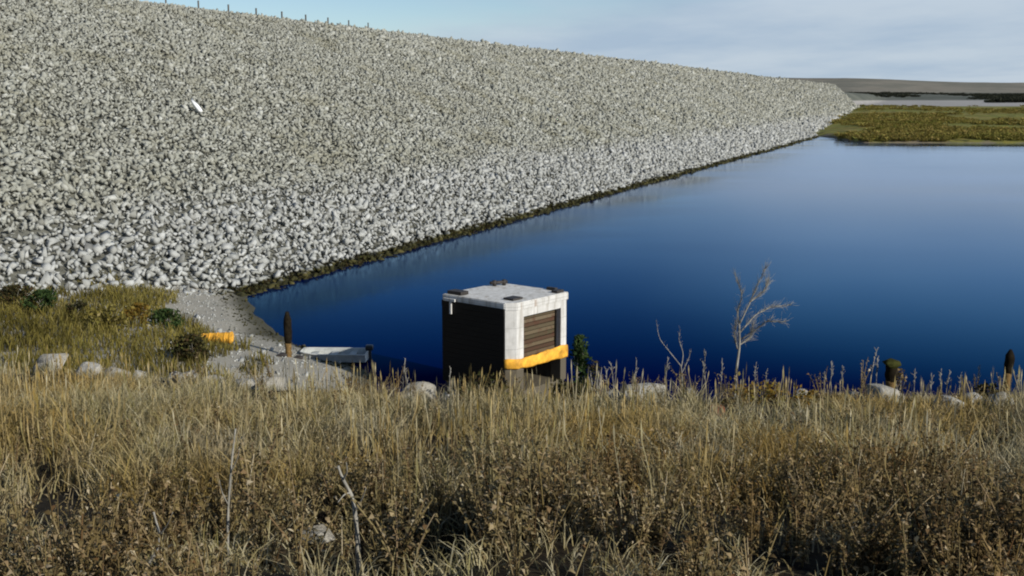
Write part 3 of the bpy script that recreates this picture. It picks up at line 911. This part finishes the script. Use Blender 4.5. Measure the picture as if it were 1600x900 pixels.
# --- dry grass over the bluff top
def grass_field():
    Vs, Ts, k = [], [], 0
    x, y = cone_pts(440000, 1.6, 15.2, 1, .85)
    cl = fbm(x, y, .55, 81, 3); big = fbm(x, y, 2.6, 91, 2)
    dens = np.clip((cl - .30) * 2.6, .03, 1) * (.26 + .74 * smooth(4.5, 6.4, y + 2.6 * (big - .5)))
    bare = in_hollow(x, y, .85 + .7 * (cl - .5))
    keep = (np.random.default_rng(2).random(len(x)) < dens) & (y < edge_y(x) + 1.0) & ~bare
    x, y, cl, big = x[keep], y[keep], cl[keep], big[keep]
    n = len(x); rr = np.random.default_rng(3)
    ed = smooth(-2.2, .0, y - edge_y(x))
    Hh = (.08 + .30 * cl) * rr.uniform(.5, 1.2, n) * (1 - .70 * ed) * (.62 + .60 * smooth(4.6, 7, y))
    Hh = Hh * rock_clear(x, y)
    P = np.stack([x, y, height(x, y) - .02], -1)
    V, T = blades(P, Hh, rr.uniform(.003, .0075, n) * (1 + y * .05), rr.uniform(.08, 1.15, n), 4)
    Vs.append(V); Ts.append(T + k); k += len(V)
    # matted fallen blades in the hollows
    rr = np.random.default_rng(9); xs, ys = [], []
    for hx, hy, ra, rb, _ in HOLLOWS: xs.append(hx + ra * rr.uniform(-1.2, 1.2, 900)); ys.append(hy + rb * rr.uniform(-1.3, 1.3, 900))
    x = np.concatenate(xs); y = np.concatenate(ys); keep = fbm(x, y, .22, 77) > .47; x, y = x[keep], y[keep]; n = len(x)
    V, T = blades(np.stack([x, y, height(x, y) + .01], -1), rr.uniform(.05, .16, n), rr.uniform(.004, .009, n), rr.uniform(.9, 2.2, n), 19)
    Vs.append(V); Ts.append(T + k); k += len(V)
    x, y = cone_pts(13000, 4.0, 14.5, 5)
    cl = fbm(x, y, .8, 101, 2)
    keep = (cl > .42) & (y < edge_y(x) + .4) & (np.random.default_rng(8).random(len(x)) < smooth(5.2, 6.8, y)) & (rock_clear(x, y) > .9); x, y = x[keep], y[keep]
    n = len(x); rr = np.random.default_rng(6)
    ed = smooth(-1.5, .0, y - edge_y(x))
    Hh = rr.uniform(.18, .46, n) ** 1.0 * (1 - .70 * ed)
    V, T = stalks(np.stack([x, y, height(x, y) - .02], -1), Hh, 7, .006)
    Vs.append(V); Ts.append(T + k); k += len(V)
    o = link('dry_grass', mesh_np('dry_grass', np.concatenate(Vs), np.concatenate(Ts)), MAT['straw'])
    tag(o, 'tan and olive dry grass covering the foreground bluff', 'grass', kind='stuff')
    print('GRASS', n, k)
grass_field()
def golden_patch():
    rr = np.random.default_rng(55); n = 9000
    x = 1.55 + rr.normal(0, .55, n); y = 6.9 + rr.normal(0, .42, n)
    keep = fbm(x, y, .35, 88, 2) > .42; x, y = x[keep], y[keep]; n = len(x)
    V, T = blades(np.stack([x, y, height(x, y) - .02], -1), rr.uniform(.14, .36, n), rr.uniform(.004, .010, n), rr.uniform(.1, 1.0, n), 56)
    o = link('golden_grass', mesh_np('golden_grass', V, T), MAT['goldgrass'])
    tag(o, 'golden straw patch in the grass right of the centre', 'grass', kind='stuff')
golden_patch()

# --- withered leafy weeds, thickest nearest to the camera
def weed_variant(seed):
    rr = np.random.default_rng(seed); s = Soup()
    nst = rr.integers(3, 6)
    for q in range(nst):
        a = rr.uniform(0, 6.28); h = rr.uniform(.18, .40); ln = rr.uniform(.05, .5)
        pts = [np.array([math.cos(a) * ln * h * u ** 1.5, math.sin(a) * ln * h * u ** 1.5, h * u * (1 - .2 * ln * u)]) for u in np.linspace(0, 1, 5)]
        s.tube(pts, [.004, .0035, .003, .0025, .0015], 3)
        for u in np.linspace(.18, 1, 24):
            i_ = min(3, int(u * 4)); f_ = u * 4 - i_
            b0 = pts[i_] * (1 - f_) + pts[i_ + 1] * f_
            th = rr.uniform(0, 6.28); l = rr.uniform(.018, .046) * (1.25 - .5 * u); w = l * rr.uniform(.13, .30)
            d = np.array([math.cos(th), math.sin(th), rr.uniform(-.3, .8)]); d /= np.linalg.norm(d)
            sd = np.cross(d, [rr.uniform(-.5, .5), rr.uniform(-.5, .5), 1]); sd /= np.linalg.norm(sd)
            up_ = np.cross(sd, d)
            curl = rr.uniform(-.5, .7)
            m = b0 + d * l * .5 + up_ * l * .15; e_ = b0 + d * l * .85 - up_ * l * curl * .5
            s.add(np.array([b0, m - sd * w, m + sd * w * .9 + up_ * w * .5, e_ ]), np.array([(0, 1, 2), (1, 3, 2)]))
    return np.concatenate(s.V), np.concatenate(s.T)
WV = [weed_variant(900 + q) for q in range(9)]
def weed_field():
    x, y = cone_pts(21000, 1.7, 12.5, 12, 1.15)
    cl = fbm(x, y, .6, 111, 2)
    dens = np.clip((cl - .33) * 3.2, 0, 1) * (1.0 - .93 * smooth(4.7, 6.6, y + 2.2 * (fbm(x, y, 2.6, 91, 2) - .5)))
    bare = in_hollow(x, y, .85 + .8 * (cl - .5))
    keep = (np.random.default_rng(13).random(len(x)) < dens) & (y < edge_y(x)) & ~bare
    x, y = x[keep], y[keep]; n = len(x); rr = np.random.default_rng(14)
    sc = rr.uniform(.65, 1.25, n) * np.where(in_hollow(x - .3, y + .25, 1.25), 1.3, 1.0)
    P = np.stack([x, y, height(x, y) - .02], -1)
    o = link('withered_weeds', scatter_mesh('withered_weeds', WV, rr.integers(0, 9, n), rotz(rr.uniform(0, 6.28, n)), np.stack([sc] * 3, -1), P), MAT['weed'])
    tag(o, 'brown withered leafy weeds in the near foreground', 'weeds', kind='stuff')
    print('WEEDS', n)
weed_field()

# --- olive growth on the low bank between the dam and the bluff
def bank_growth():
    rr = np.random.default_rng(22); n = 42000
    x = rr.uniform(-30, -8.5, n); y = rr.uniform(30, 53, n)
    px, py, dp = project(np.stack([x, y, height(x, y)], -1))
    sd = shore_sd(x, y); s_, t_ = st(x, y)
    lim = 470 - 22 * (fbm(px, py * 0, 60, 5, 2) - .5)
    keep = (sd > 3.7 + 3.2 * (fbm(x, y, 2.5, 131) - .5)) & (t_ < T0 + 5.2 + 1.0 * (fbm(x, y, 3, 7) - .5)) & (fbm(x, y, 1.4, 141, 2) > .30)
    x, y = x[keep], y[keep]; n = len(x)
    cl = fbm(x, y, 1.1, 151, 2)
    Hh = (.15 + .65 * cl) * rr.uniform(.5, 1.15, n)
    V, T = blades(np.stack([x, y, height(x, y) - .03], -1), Hh, rr.uniform(.02, .05, n), rr.uniform(.1, .7, n), 23)
    o = link('bank_grass', mesh_np('bank_grass', V, T), MAT['bankgrass'])
    tag(o, 'olive green grass on the low bank at the foot of the dam', 'grass', kind='stuff')
bank_growth()

# --- loose gravel on the beach
def beach():
    rr = np.random.default_rng(32); n = 8000
    x = rr.uniform(-24, -3, n); y = rr.uniform(30, 58, n)
    sd = shore_sd(x, y)
    _, t_ = st(x, y)
    keep = (sd > .05) & (sd < 9.0) & (t_ < T0 + 4) & (rr.random(n) < np.clip(1.2 - sd / 10, .2, 1))
    x, y = x[keep], y[keep]; n = len(x)
    sz = rr.uniform(.03, .09, n) * np.where(rr.random(n) < .05, 2.6, 1)
    P = np.stack([x, y, height(x, y) + sz * .1], -1)
    o = link('beach_gravel', scatter_mesh('beach_gravel', RV[:6], rr.integers(0, 6, n), rotmats(n), np.stack([sz, sz, sz * .7], -1), P), MAT['riprap'])
    tag(o, 'pale loose gravel stones strewn over the beach', 'gravel', kind='stuff')
beach()

# --- growth on the flat far shore, so its outline is uneven
def far_growth():
    rr = np.random.default_rng(42); n = 7000
    az = rr.uniform(.26, .62, n); y = 254 + 380 * rr.random(n) ** 1.5
    x = az * y
    h = height(x, y); s_, t_ = st(x, y)
    keep = (h > .12) & (fbm(x, y, 30, 161) > .47) & (dam_z(t_) < h + .2)
    x, y, h = x[keep], y[keep], h[keep]; n = len(x)
    sc = rr.uniform(.7, 1.7, n)
    o = link('marsh_growth', scatter_mesh('marsh_growth', TV, rr.integers(0, 6, n), rotz(rr.uniform(0, 6.28, n)), np.stack([sc * 2.6, sc * 2.6, sc], -1), np.stack([x, y, h - .05], -1)), MAT['marsh'])
    tag(o, 'green and rusty low growth on the flat far shore', 'growth', kind='stuff')
    # the dark belt of trees beyond it
    n = 1500
    az = rr.uniform(.425, .66, n); y = rr.uniform(1040, 1120, n); x = az * y
    sc = rr.uniform(2.0, 5.2, n) * np.clip((az - .415) * 40, .35, 1)
    o = link('distant_wood', scatter_mesh('distant_wood', TV, rr.integers(0, 6, n), rotz(rr.uniform(0, 6.28, n)), np.stack([sc * 2.4, sc * 2.4, sc * 1.5], -1), np.stack([x, y, height(x, y) - .2], -1)), MAT['farleaf'])
    tag(o, 'dark belt of far-off trees under the low hills', 'wood', kind='stuff')
    n = 2600
    az = rr.uniform(.30, .60, n); y = rr.uniform(1190, 1330, n); x = az * y
    keep = fbm(x, y, 60, 171) > .5; x, y = x[keep], y[keep]; n = len(x)
    sc = rr.uniform(1.6, 3.6, n)
    o = link('hill_scrub', scatter_mesh('hill_scrub', TV, rr.integers(0, 6, n), rotz(rr.uniform(0, 6.28, n)), np.stack([sc * 2.6, sc * 2.6, sc], -1), np.stack([x, y, height(x, y) - .2], -1)), MAT['farleaf'])
    tag(o, 'dark scrub on the lower slope of the far hills', 'scrub', kind='stuff')
far_growth()

# ------------------------------------------------------------------ bare shrub, weed stalks and posts on the bluff edge
def path3(pix, Y, dy=0.0):
    pts = []
    for q, (a_, b_) in enumerate(pix): pts.append(at(a_, b_, Y + dy * q / max(1, len(pix) - 1)))
    return np.array(pts)
def refine(pts, n=14):
    t = np.linspace(0, len(pts) - 1, n); i_ = np.minimum(t.astype(int), len(pts) - 2); f = (t - i_)[:, None]
    f = f
    base = pts[i_] * (1 - f) + pts[i_ + 1] * f
    # light smoothing
    sm = base.copy(); sm[1:-1] = (base[:-2] + 2 * base[1:-1] + base[2:]) / 4
    return sm

def dry_shrub():
    Y = 11.4
    base = at(1148, 612, Y); base[2] = h1(base[0], Y) - .03
    root = empty('bare_shrub', base, 0, 'tall bare grey shrub with feathery twigs on the bluff edge', 'shrub')
    loc = lambda P: P - base[None]
    stem = refine(np.vstack([base, path3([(1150, 580), (1156, 540), (1155, 505)], Y)]), 12)
    s = Soup(); s.tube(loc(stem), np.linspace(.016, .010, 12), 6)
    link('stem', s.mesh('stem', True), MAT['bark'], root)
    rr = np.random.default_rng(77)
    for pix, dy in (([(1156, 515), (1152, 488), (1160, 462), (1150, 432)], .10), ([(1155, 508), (1172, 472), (1182, 448), (1196, 420)], -.08),
                    ([(1156, 520), (1180, 492), (1204, 480), (1232, 477)], .18), ([(1158, 530), (1182, 514), (1198, 502), (1226, 503)], -.22),
                    ([(1154, 540), (1172, 528), (1176, 510)], .05), ([(1152, 545), (1148, 525), (1150, 505)], -.1), ([(1172, 472), (1194, 455), (1200, 440)], .1)):
        b = refine(path3(pix, Y, dy), 16)
        s = Soup(); s.tube(loc(b), np.linspace(.009, .0028, 16), 5)
        for q in range(100):
            i_ = rr.integers(2, 16); p0 = loc(b)[i_]
            tan = b[i_] - b[i_ - 1]; tan /= np.linalg.norm(tan)
            d = tan * .9 + rr.normal(0, .38, 3); d /= np.linalg.norm(d); l = rr.uniform(.04, .12)
            s.tube([p0, p0 + d * l * .5 + [0, 0, .004], p0 + d * l + [0, 0, .012]], [.0017, .0013, .0009], 3)
        link('branch', s.mesh('branch', False), MAT['bark'], root)
dry_shrub()

def forked_weed():
    Y = 11.35
    base = at(1066, 612, Y); base[2] = h1(base[0], Y) - .03
    root = empty('forked_weed', base, 0, 'slender forked dry weed on the bluff edge left of the bare shrub', 'weed')
    s = Soup(); s.tube(refine(np.vstack([base, path3([(1066, 585), (1064, 570)], Y)]), 8) - base, np.linspace(.007, .005, 8), 5)
    link('stem', s.mesh('stem'), MAT['bark'], root)
    rr = np.random.default_rng(5)
    for pix in ([(1064, 572), (1048, 552), (1030, 530), (1026, 505)], [(1065, 572), (1068, 552), (1060, 530), (1063, 515)], [(1066, 582), (1076, 560), (1080, 548)]):
        b = refine(path3(pix, Y, .1), 12) - base; s = Soup(); s.tube(b, np.linspace(.0055, .002, 12), 4)
        for q in range(12):
            i_ = rr.integers(4, 12); d = np.array([rr.normal(0, .4), rr.normal(0, .4), 1]); d /= np.linalg.norm(d)
            s.tube([b[i_], b[i_] + d * rr.uniform(.02, .06)], [.002, .001], 3)
        link('branch', s.mesh('branch'), MAT['bark'], root)
forked_weed()

MAT['moss'] = simple('mossy_top', (.034, .036, .010), .95, .05, .5, 12)
MAT['oldpost'] = simple('blackened_wood', (.014, .011, .007), .95, .05, .6, 9)
MAT['tanwood'] = simple('tan_wood_foot', (.15, .095, .038), .95, .05, .5, 12)
def post(px, top, split, wpx, base, label, tilt=0.0, cap=None, point=.55):
    """old post on the ground point base: tan foot, blackened shaft, worn top"""
    x, Y, z0 = base; z0 -= .05
    zt = at(px, top, Y)[2]; zs = at(px, split, Y)[2]; w = wpx / F_PX * Y / 2
    root = empty('old_post', (x, Y, z0), 0, label, 'post', 'old dark posts by the shore')
    H1, Hs = zt - z0, max(zs - z0, .08)
    rr = np.random.default_rng(int(px))
    def shaft(h0, h1_, prof, n=9):
        u = np.linspace(0, 1, n)
        P = np.stack([tilt * (h0 + (h1_ - h0) * u) + rr.normal(0, w * .04, n), rr.normal(0, w * .04, n), h0 + (h1_ - h0) * u], -1)
        return tube_arrays(P, np.array([prof(q) for q in u]) * w * (1 + rr.normal(0, .05, n)), 9)
    s = Soup(); s.add(*shaft(0, Hs, lambda q: .80)); link('post_foot', s.mesh('post_foot'), MAT['tanwood'], root)
    s = Soup(); s.add(*shaft(Hs - .01, H1, lambda q: (.86 + .14 * min(1, q * 3)) * (1 - point * max(0, q - .72) / .28))); link('post_shaft', s.mesh('post_shaft'), MAT['oldpost'], root)
    if cap:
        me = boulder_mesh(int(px) + 5, (cap * w * 2, cap * w * 1.7, w * 2.0), MAT['moss'])
        link('mossy_cap', me, None, root, (tilt * H1, 0, H1 - w * .4))
p_ = on_ground(451, 557, 30, 60)
post(451, 487, 536, 13, p_, 'dark upright post with a tan foot on the beach between two dark stones')
def edge_base(px):
    Y = float(edge_y(np.array([at(px, 600, 11.3)[0]]))[0]) - .1; x = at(px, 600, Y)[0]
    return (x, Y, h1(x, Y))
post(1570, 546, 582, 15, edge_base(1570), 'dark leaning pointed post at the right end of the bluff edge', tilt=.06, point=.75)
post(1391, 566, 594, 19, edge_base(1391), 'short dark stub post with a wide mossy top above the wide ledge rock', cap=1.4, point=.1)

def leafy(name, px, py_top, Y, wpx, label, cat, mat, shape='cone', n=420, leaf=.03, seed=1, group=None, stemmat='bark'):
    rr = np.random.default_rng(seed)
    x = at(px, py_top, Y)[0]; zt = at(px, py_top, Y)[2]; z0 = h1(x, Y) - .03
    Hh = max(zt - z0, .15); w = wpx / F_PX * Y / 2
    root = empty(name, (x, Y, z0), 0, label, cat, group)
    s = Soup()
    for q in range(6):
        a = rr.uniform(0, 6.28); e_ = w * rr.uniform(.1, .6)
        s.tube([(0, 0, 0), (math.cos(a) * e_ * .4, math.sin(a) * e_ * .4, Hh * .45), (math.cos(a) * e_, math.sin(a) * e_, Hh * rr.uniform(.65, .92))], [Hh * .018, Hh * .012, Hh * .004], 4)
    link('stem', s.mesh('stem'), MAT[stemmat], root)
    cl = [(rr.uniform(.12, .95), rr.uniform(0, 6.28), rr.uniform(.2, .95)) for _ in range(16)]
    V, T = [], []
    for q in range(n):
        u, th, rf = cl[rr.integers(0, 16)]
        u = np.clip(u + rr.normal(0, .07), .03, 1)
        prof = (1 - u) ** .75 + .10 if shape == 'cone' else (math.sin(math.pi * min(1, u * .8 + .16)) ** .6 if shape == 'dome' else (.35 + .75 * smooth(.45, .8, u)) * (1 - .5 * smooth(.85, 1, u)))
        c0 = np.array([math.cos(th) * w * rf * prof, math.sin(th) * w * rf * prof, Hh * u]) + rr.normal(0, 1, 3) * w * .16
        c0[2] = np.clip(c0[2], .02, Hh)
        d = rr.normal(0, 1, 3) + np.array([math.cos(th), math.sin(th), .9]); d /= np.linalg.norm(d)
        sd = np.cross(d, rr.normal(0, 1, 3)); sd /= np.linalg.norm(sd); l = leaf * rr.uniform(.6, 1.4)
        k = len(V); V += [c0 - d * l * .5, c0 + sd * l * .32, c0 + d * l * .6, c0 - sd * l * .32]; T += [(k, k + 1, k + 2), (k, k + 2, k + 3)]
    link('foliage', mesh_np('foliage', np.array(V), np.array(T)), MAT[mat], root)
    return root
leafy('evergreen_shrub', 906, 526, 11.9, 52, 'narrow dark green shrub right beside the tower on the bluff edge', 'shrub', 'greenleaf', 'cone', 1300, .04, 3)
leafy('low_bush', 932, 565, 11.8, 50, 'low dark bush between the narrow green shrub and the long pale rock', 'bush', 'brownleaf', 'dome', 400, .035, 4)
leafy('low_bush', 1408, 578, 11.55, 30, 'pale grey withered bush touching the mossy-topped stub post', 'bush', 'weed', 'dome', 260, .03, 6)
leafy('low_bush', 1180, 603, 10.8, 140, 'golden brown low bush in front of the bare shrub', 'bush', 'goldleaf', 'dome', 800, .04, 7)
leafy('low_bush', 1262, 616, 10.6, 70, 'small golden bush below the two whitish rocks', 'bush', 'goldleaf', 'dome', 360, .04, 8)
leafy('low_bush', 745, 590, 10.6, 110, 'dark green low weeds clump below the black side of the tower', 'bush', 'brownleaf', 'dome', 600, .04, 9)
leafy('low_bush', 885, 596, 10.8, 70, 'dark low bush under the orange beam of the tower', 'bush', 'brownleaf', 'dome', 420, .04, 10)
leafy('low_bush', 1545, 602, 10.9, 44, 'dark low bush between the upright pale rock and the leaning pointed post', 'bush', 'brownleaf', 'dome', 320, .035, 15)
# bushes on the low bank by the dam
leafy('bank_bush', 300, 524, 36.5, 62, 'dark brown bush left of the orange drum on the beach', 'bush', 'brownleaf', 'dome', 900, .13, 11)
leafy('bank_bush', 262, 484, 43.0, 56, 'dark green low bush at the right end of the olive bank', 'bush', 'greenleaf', 'dome', 700, .13, 12)
leafy('bank_bush', 22, 448, 45.0, 80, 'dark green bush at the far left under the rock slope', 'bush', 'brownleaf', 'dome', 900, .14, 13)
leafy('bank_bush', 64, 455, 44.0, 50, 'dark bush second from the left under the rock slope', 'bush', 'greenleaf', 'dome', 700, .13, 14)
leafy('bank_bush', 118, 470, 43.0, 40, 'small dark brown bush in the middle of the olive bank', 'bush', 'brownleaf', 'dome', 500, .13, 16)
leafy('bank_bush', 170, 476, 41.0, 70, 'yellow olive bush in the middle of the low bank', 'bush', 'bankgrass', 'dome', 800, .14, 17)
leafy('bank_bush', 215, 475, 42.5, 50, 'golden bush near the right end of the olive bank', 'bush', 'goldleaf', 'dome', 600, .13, 18)

# thin dry stalks that stand up against the water
stem_px = [(627, 560), (992, 563), (1040, 560), (1098, 548), (1105, 565), (1128, 565), (1180, 572), (1200, 580), (1300, 568), (1316, 575), (1362, 545), (1372, 560), (1430, 580), (1455, 588), (1470, 582), (1500, 585), (1530, 572), (1590, 590), (700, 575), (640, 585), (948, 578), (960, 570), (1290, 585), (1480, 578)]
for q, (a_, b_) in enumerate(stem_px):
    rr = np.random.default_rng(600 + q); Y = 11.1 + rr.uniform(-.2, .25) + (1.0 if a_ < 720 else 0)
    x = at(a_, b_, Y)[0]; zt = at(a_, b_, Y)[2]; z0 = h1(x, Y) - .03; Hh = max(zt - z0, .2)
    root = empty('dry_stalk', (x, Y, z0), rr.uniform(0, 6), 'thin pale dry weed stalk rising from the bluff edge against the water', 'weed', 'thin dry stalks on the bluff edge')
    ln = rr.uniform(-.10, .10); pts = [np.array([ln * u * u * Hh, rr.uniform(-.006, .006), u * Hh]) for u in np.linspace(0, 1, 7)]
    s = Soup(); s.tube(pts, np.linspace(.0048, .0026, 7), 4)
    link('stem', s.mesh('stem'), MAT['bark'], root)
    s = Soup(); s.tube(pts[3:], .0042, 4)
    for w_ in range(14):
        u = rr.uniform(.55, 1); i_ = min(5, int(u * 6)); p0 = pts[i_] + (pts[i_ + 1] - pts[i_]) * (u * 6 - i_)
        d = np.array([rr.normal(0, .55), rr.normal(0, .55), 1.0]); d /= np.linalg.norm(d)
        s.tube([p0, p0 + d * rr.uniform(.02, .055)], [.0035, .003], 3)
    link('seed_head', s.mesh('seed_head'), MAT['bark'], root)

# pale dead branch and tall dead stems in the near foreground
def dead_branch(name, pix, Y, r0, r1, label, twigs=(), dy=0.0):
    base = at(*pix[0], Y); base[2] = max(h1(base[0], Y) - .03, base[2] - .5)
    root = empty(name, base, 0, label, 'branch')
    P = refine(np.vstack([base, path3(pix, Y, dy)]), 20) - base
    s = Soup(); s.tube(P, np.linspace(r0, r1, 20) * (1 + .15 * np.sin(np.arange(20) * 1.7)), 7)
    link('stem', s.mesh('stem', True), MAT['bark'], root)
    for t in twigs:
        b = refine(path3(t, Y, -.1), 8) - base; s = Soup(); s.tube(b, np.linspace(r1 * .9, r1 * .3, 8), 5)
        link('twig', s.mesh('twig', True), MAT['bark'], root)
dead_branch('dead_branch', [(560, 880), (558, 830), (553, 790), (548, 770), (536, 750), (528, 728)], 4.75, .013, .006,
            'pale crooked dead branch standing in the dark gap of the foreground weeds', ([(548, 770), (538, 772), (528, 785)], [(553, 800), (566, 780), (572, 762)], [(536, 750), (543, 738), (541, 722)]))
dead_branch('dead_branch', [(356, 880), (356, 800), (362, 720), (368, 670)], 4.9, .008, .004,
            'straight slim grey dead stem in the left foreground weeds', ([(360, 740), (372, 715), (374, 700)], [(357, 790), (346, 768), (343, 750)]))
dead_branch('dead_branch', [(225, 892), (246, 860), (250, 838), (240, 800)], 4.3, .009, .004,
            'bent grey dead stem low in the left foreground weeds', ([(248, 838), (262, 820), (270, 800)],))

# ------------------------------------------------------------------ light, sky, camera
PHI, ELEV = R(50), R(25)            # sun: to the right and behind the camera
sun_dir = Vector((math.sin(PHI) * math.cos(ELEV), -math.cos(PHI) * math.cos(ELEV), math.sin(ELEV)))
sl = bpy.data.lights.new('sun', 'SUN'); sl.energy = 5.0; sl.angle = R(.5); sl.color = (1.0, .95, .86)
so = bpy.data.objects.new('sun', sl); C.objects.link(so); so.rotation_euler = sun_dir.to_track_quat('Z', 'Y').to_euler(); so.location = (20, -20, 40)

w = bpy.data.worlds.new('World'); scene.world = w; w.use_nodes = True
t = w.node_tree; t.nodes.clear()
class WN(NT):
    def __init__(self, tree): self.t = tree
k = WN(t)
outw = k.n('ShaderNodeOutputWorld'); bg = k.n('ShaderNodeBackground'); bg.inputs['Strength'].default_value = .10
k.l(bg.outputs[0], outw.inputs[0])
sky = k.n('ShaderNodeTexSky', sky_type='NISHITA'); sky.sun_disc = False
sky.sun_elevation = ELEV; sky.sun_rotation = math.atan2(sun_dir.x, sun_dir.y); sky.altitude = 900; sky.air_density = 1.0; sky.dust_density = .3; sky.ozone_density = 3.0
dirv = k.n('ShaderNodeTexCoord').outputs['Generated']
d3 = k.sep(dirv)
zc = k.math('MAXIMUM', d3[2], .015)
# flat cloud sheet: project the direction on a high plane, so streaks flatten towards the horizon
cx = k.math('DIVIDE', d3[0], k.math('ADD', zc, .06)); cy = k.math('DIVIDE', d3[1], k.math('ADD', zc, .06))
cmb = k.n('ShaderNodeCombineXYZ'); k.l(cx, cmb.inputs[0]); k.l(cy, cmb.inputs[1])
mpp = k.n('ShaderNodeMapping'); mpp.inputs['Scale'].default_value = (.30, .17, 1); mpp.inputs['Location'].default_value = (3.1, 1.7, 0); mpp.inputs['Rotation'].default_value = (0, 0, R(-20)); k.l(cmb.outputs[0], mpp.inputs[0])
cn = k.noise(1.0, 6, mpp.outputs[0], .55)
# more cloud low and to the right, clearer overhead and to the left
bias = k.math('ADD', k.mr(d3[0], -.22, .34, -.44, .34, 'LINEAR'), k.mr(d3[2], .02, .34, .24, -.34, 'LINEAR'))
mask = k.mr(k.math('ADD', cn, bias), .36, .74, 0.0, .94)
cc = k.ramp(k.noise(2.2, 5, mpp.outputs[0]), [(.34, (3.9, 5.0, 6.4)), (.62, (5.2, 6.1, 7.1))])
bright = k.math('ADD', 1.0, k.math('MULTIPLY', k.mr(d3[2], .07, .16, 0, .45), k.mr(d3[0], .02, .3)))
vm = k.n('ShaderNodeVectorMath', operation='SCALE'); k.l(cc, vm.inputs[0]); k.l(bright, vm.inputs['Scale'])
mxw = k.mix(mask, sky.outputs[0], vm.outputs[0])
k.l(mxw, bg.inputs['Color'])

cam = bpy.data.cameras.new('camera'); cam.sensor_width = 36; cam.lens = F_PX / 1600 * 36; cam.clip_start = .1; cam.clip_end = 20000
co = bpy.data.objects.new('camera', cam); C.objects.link(co)
co.location = CAM; co.rotation_euler = (math.pi / 2 - PITCH, 0, 0)
scene.camera = co
vs = scene.view_settings; vs.view_transform = 'Standard'; vs.look = 'None'; vs.exposure = 0; vs.gamma = 1; vs.use_curve_mapping = False
scene.cycles.filter_width = 2.0
scene.cycles.use_denoising = True
scene.cycles.max_bounces = 5
scene.render.film_transparent = False
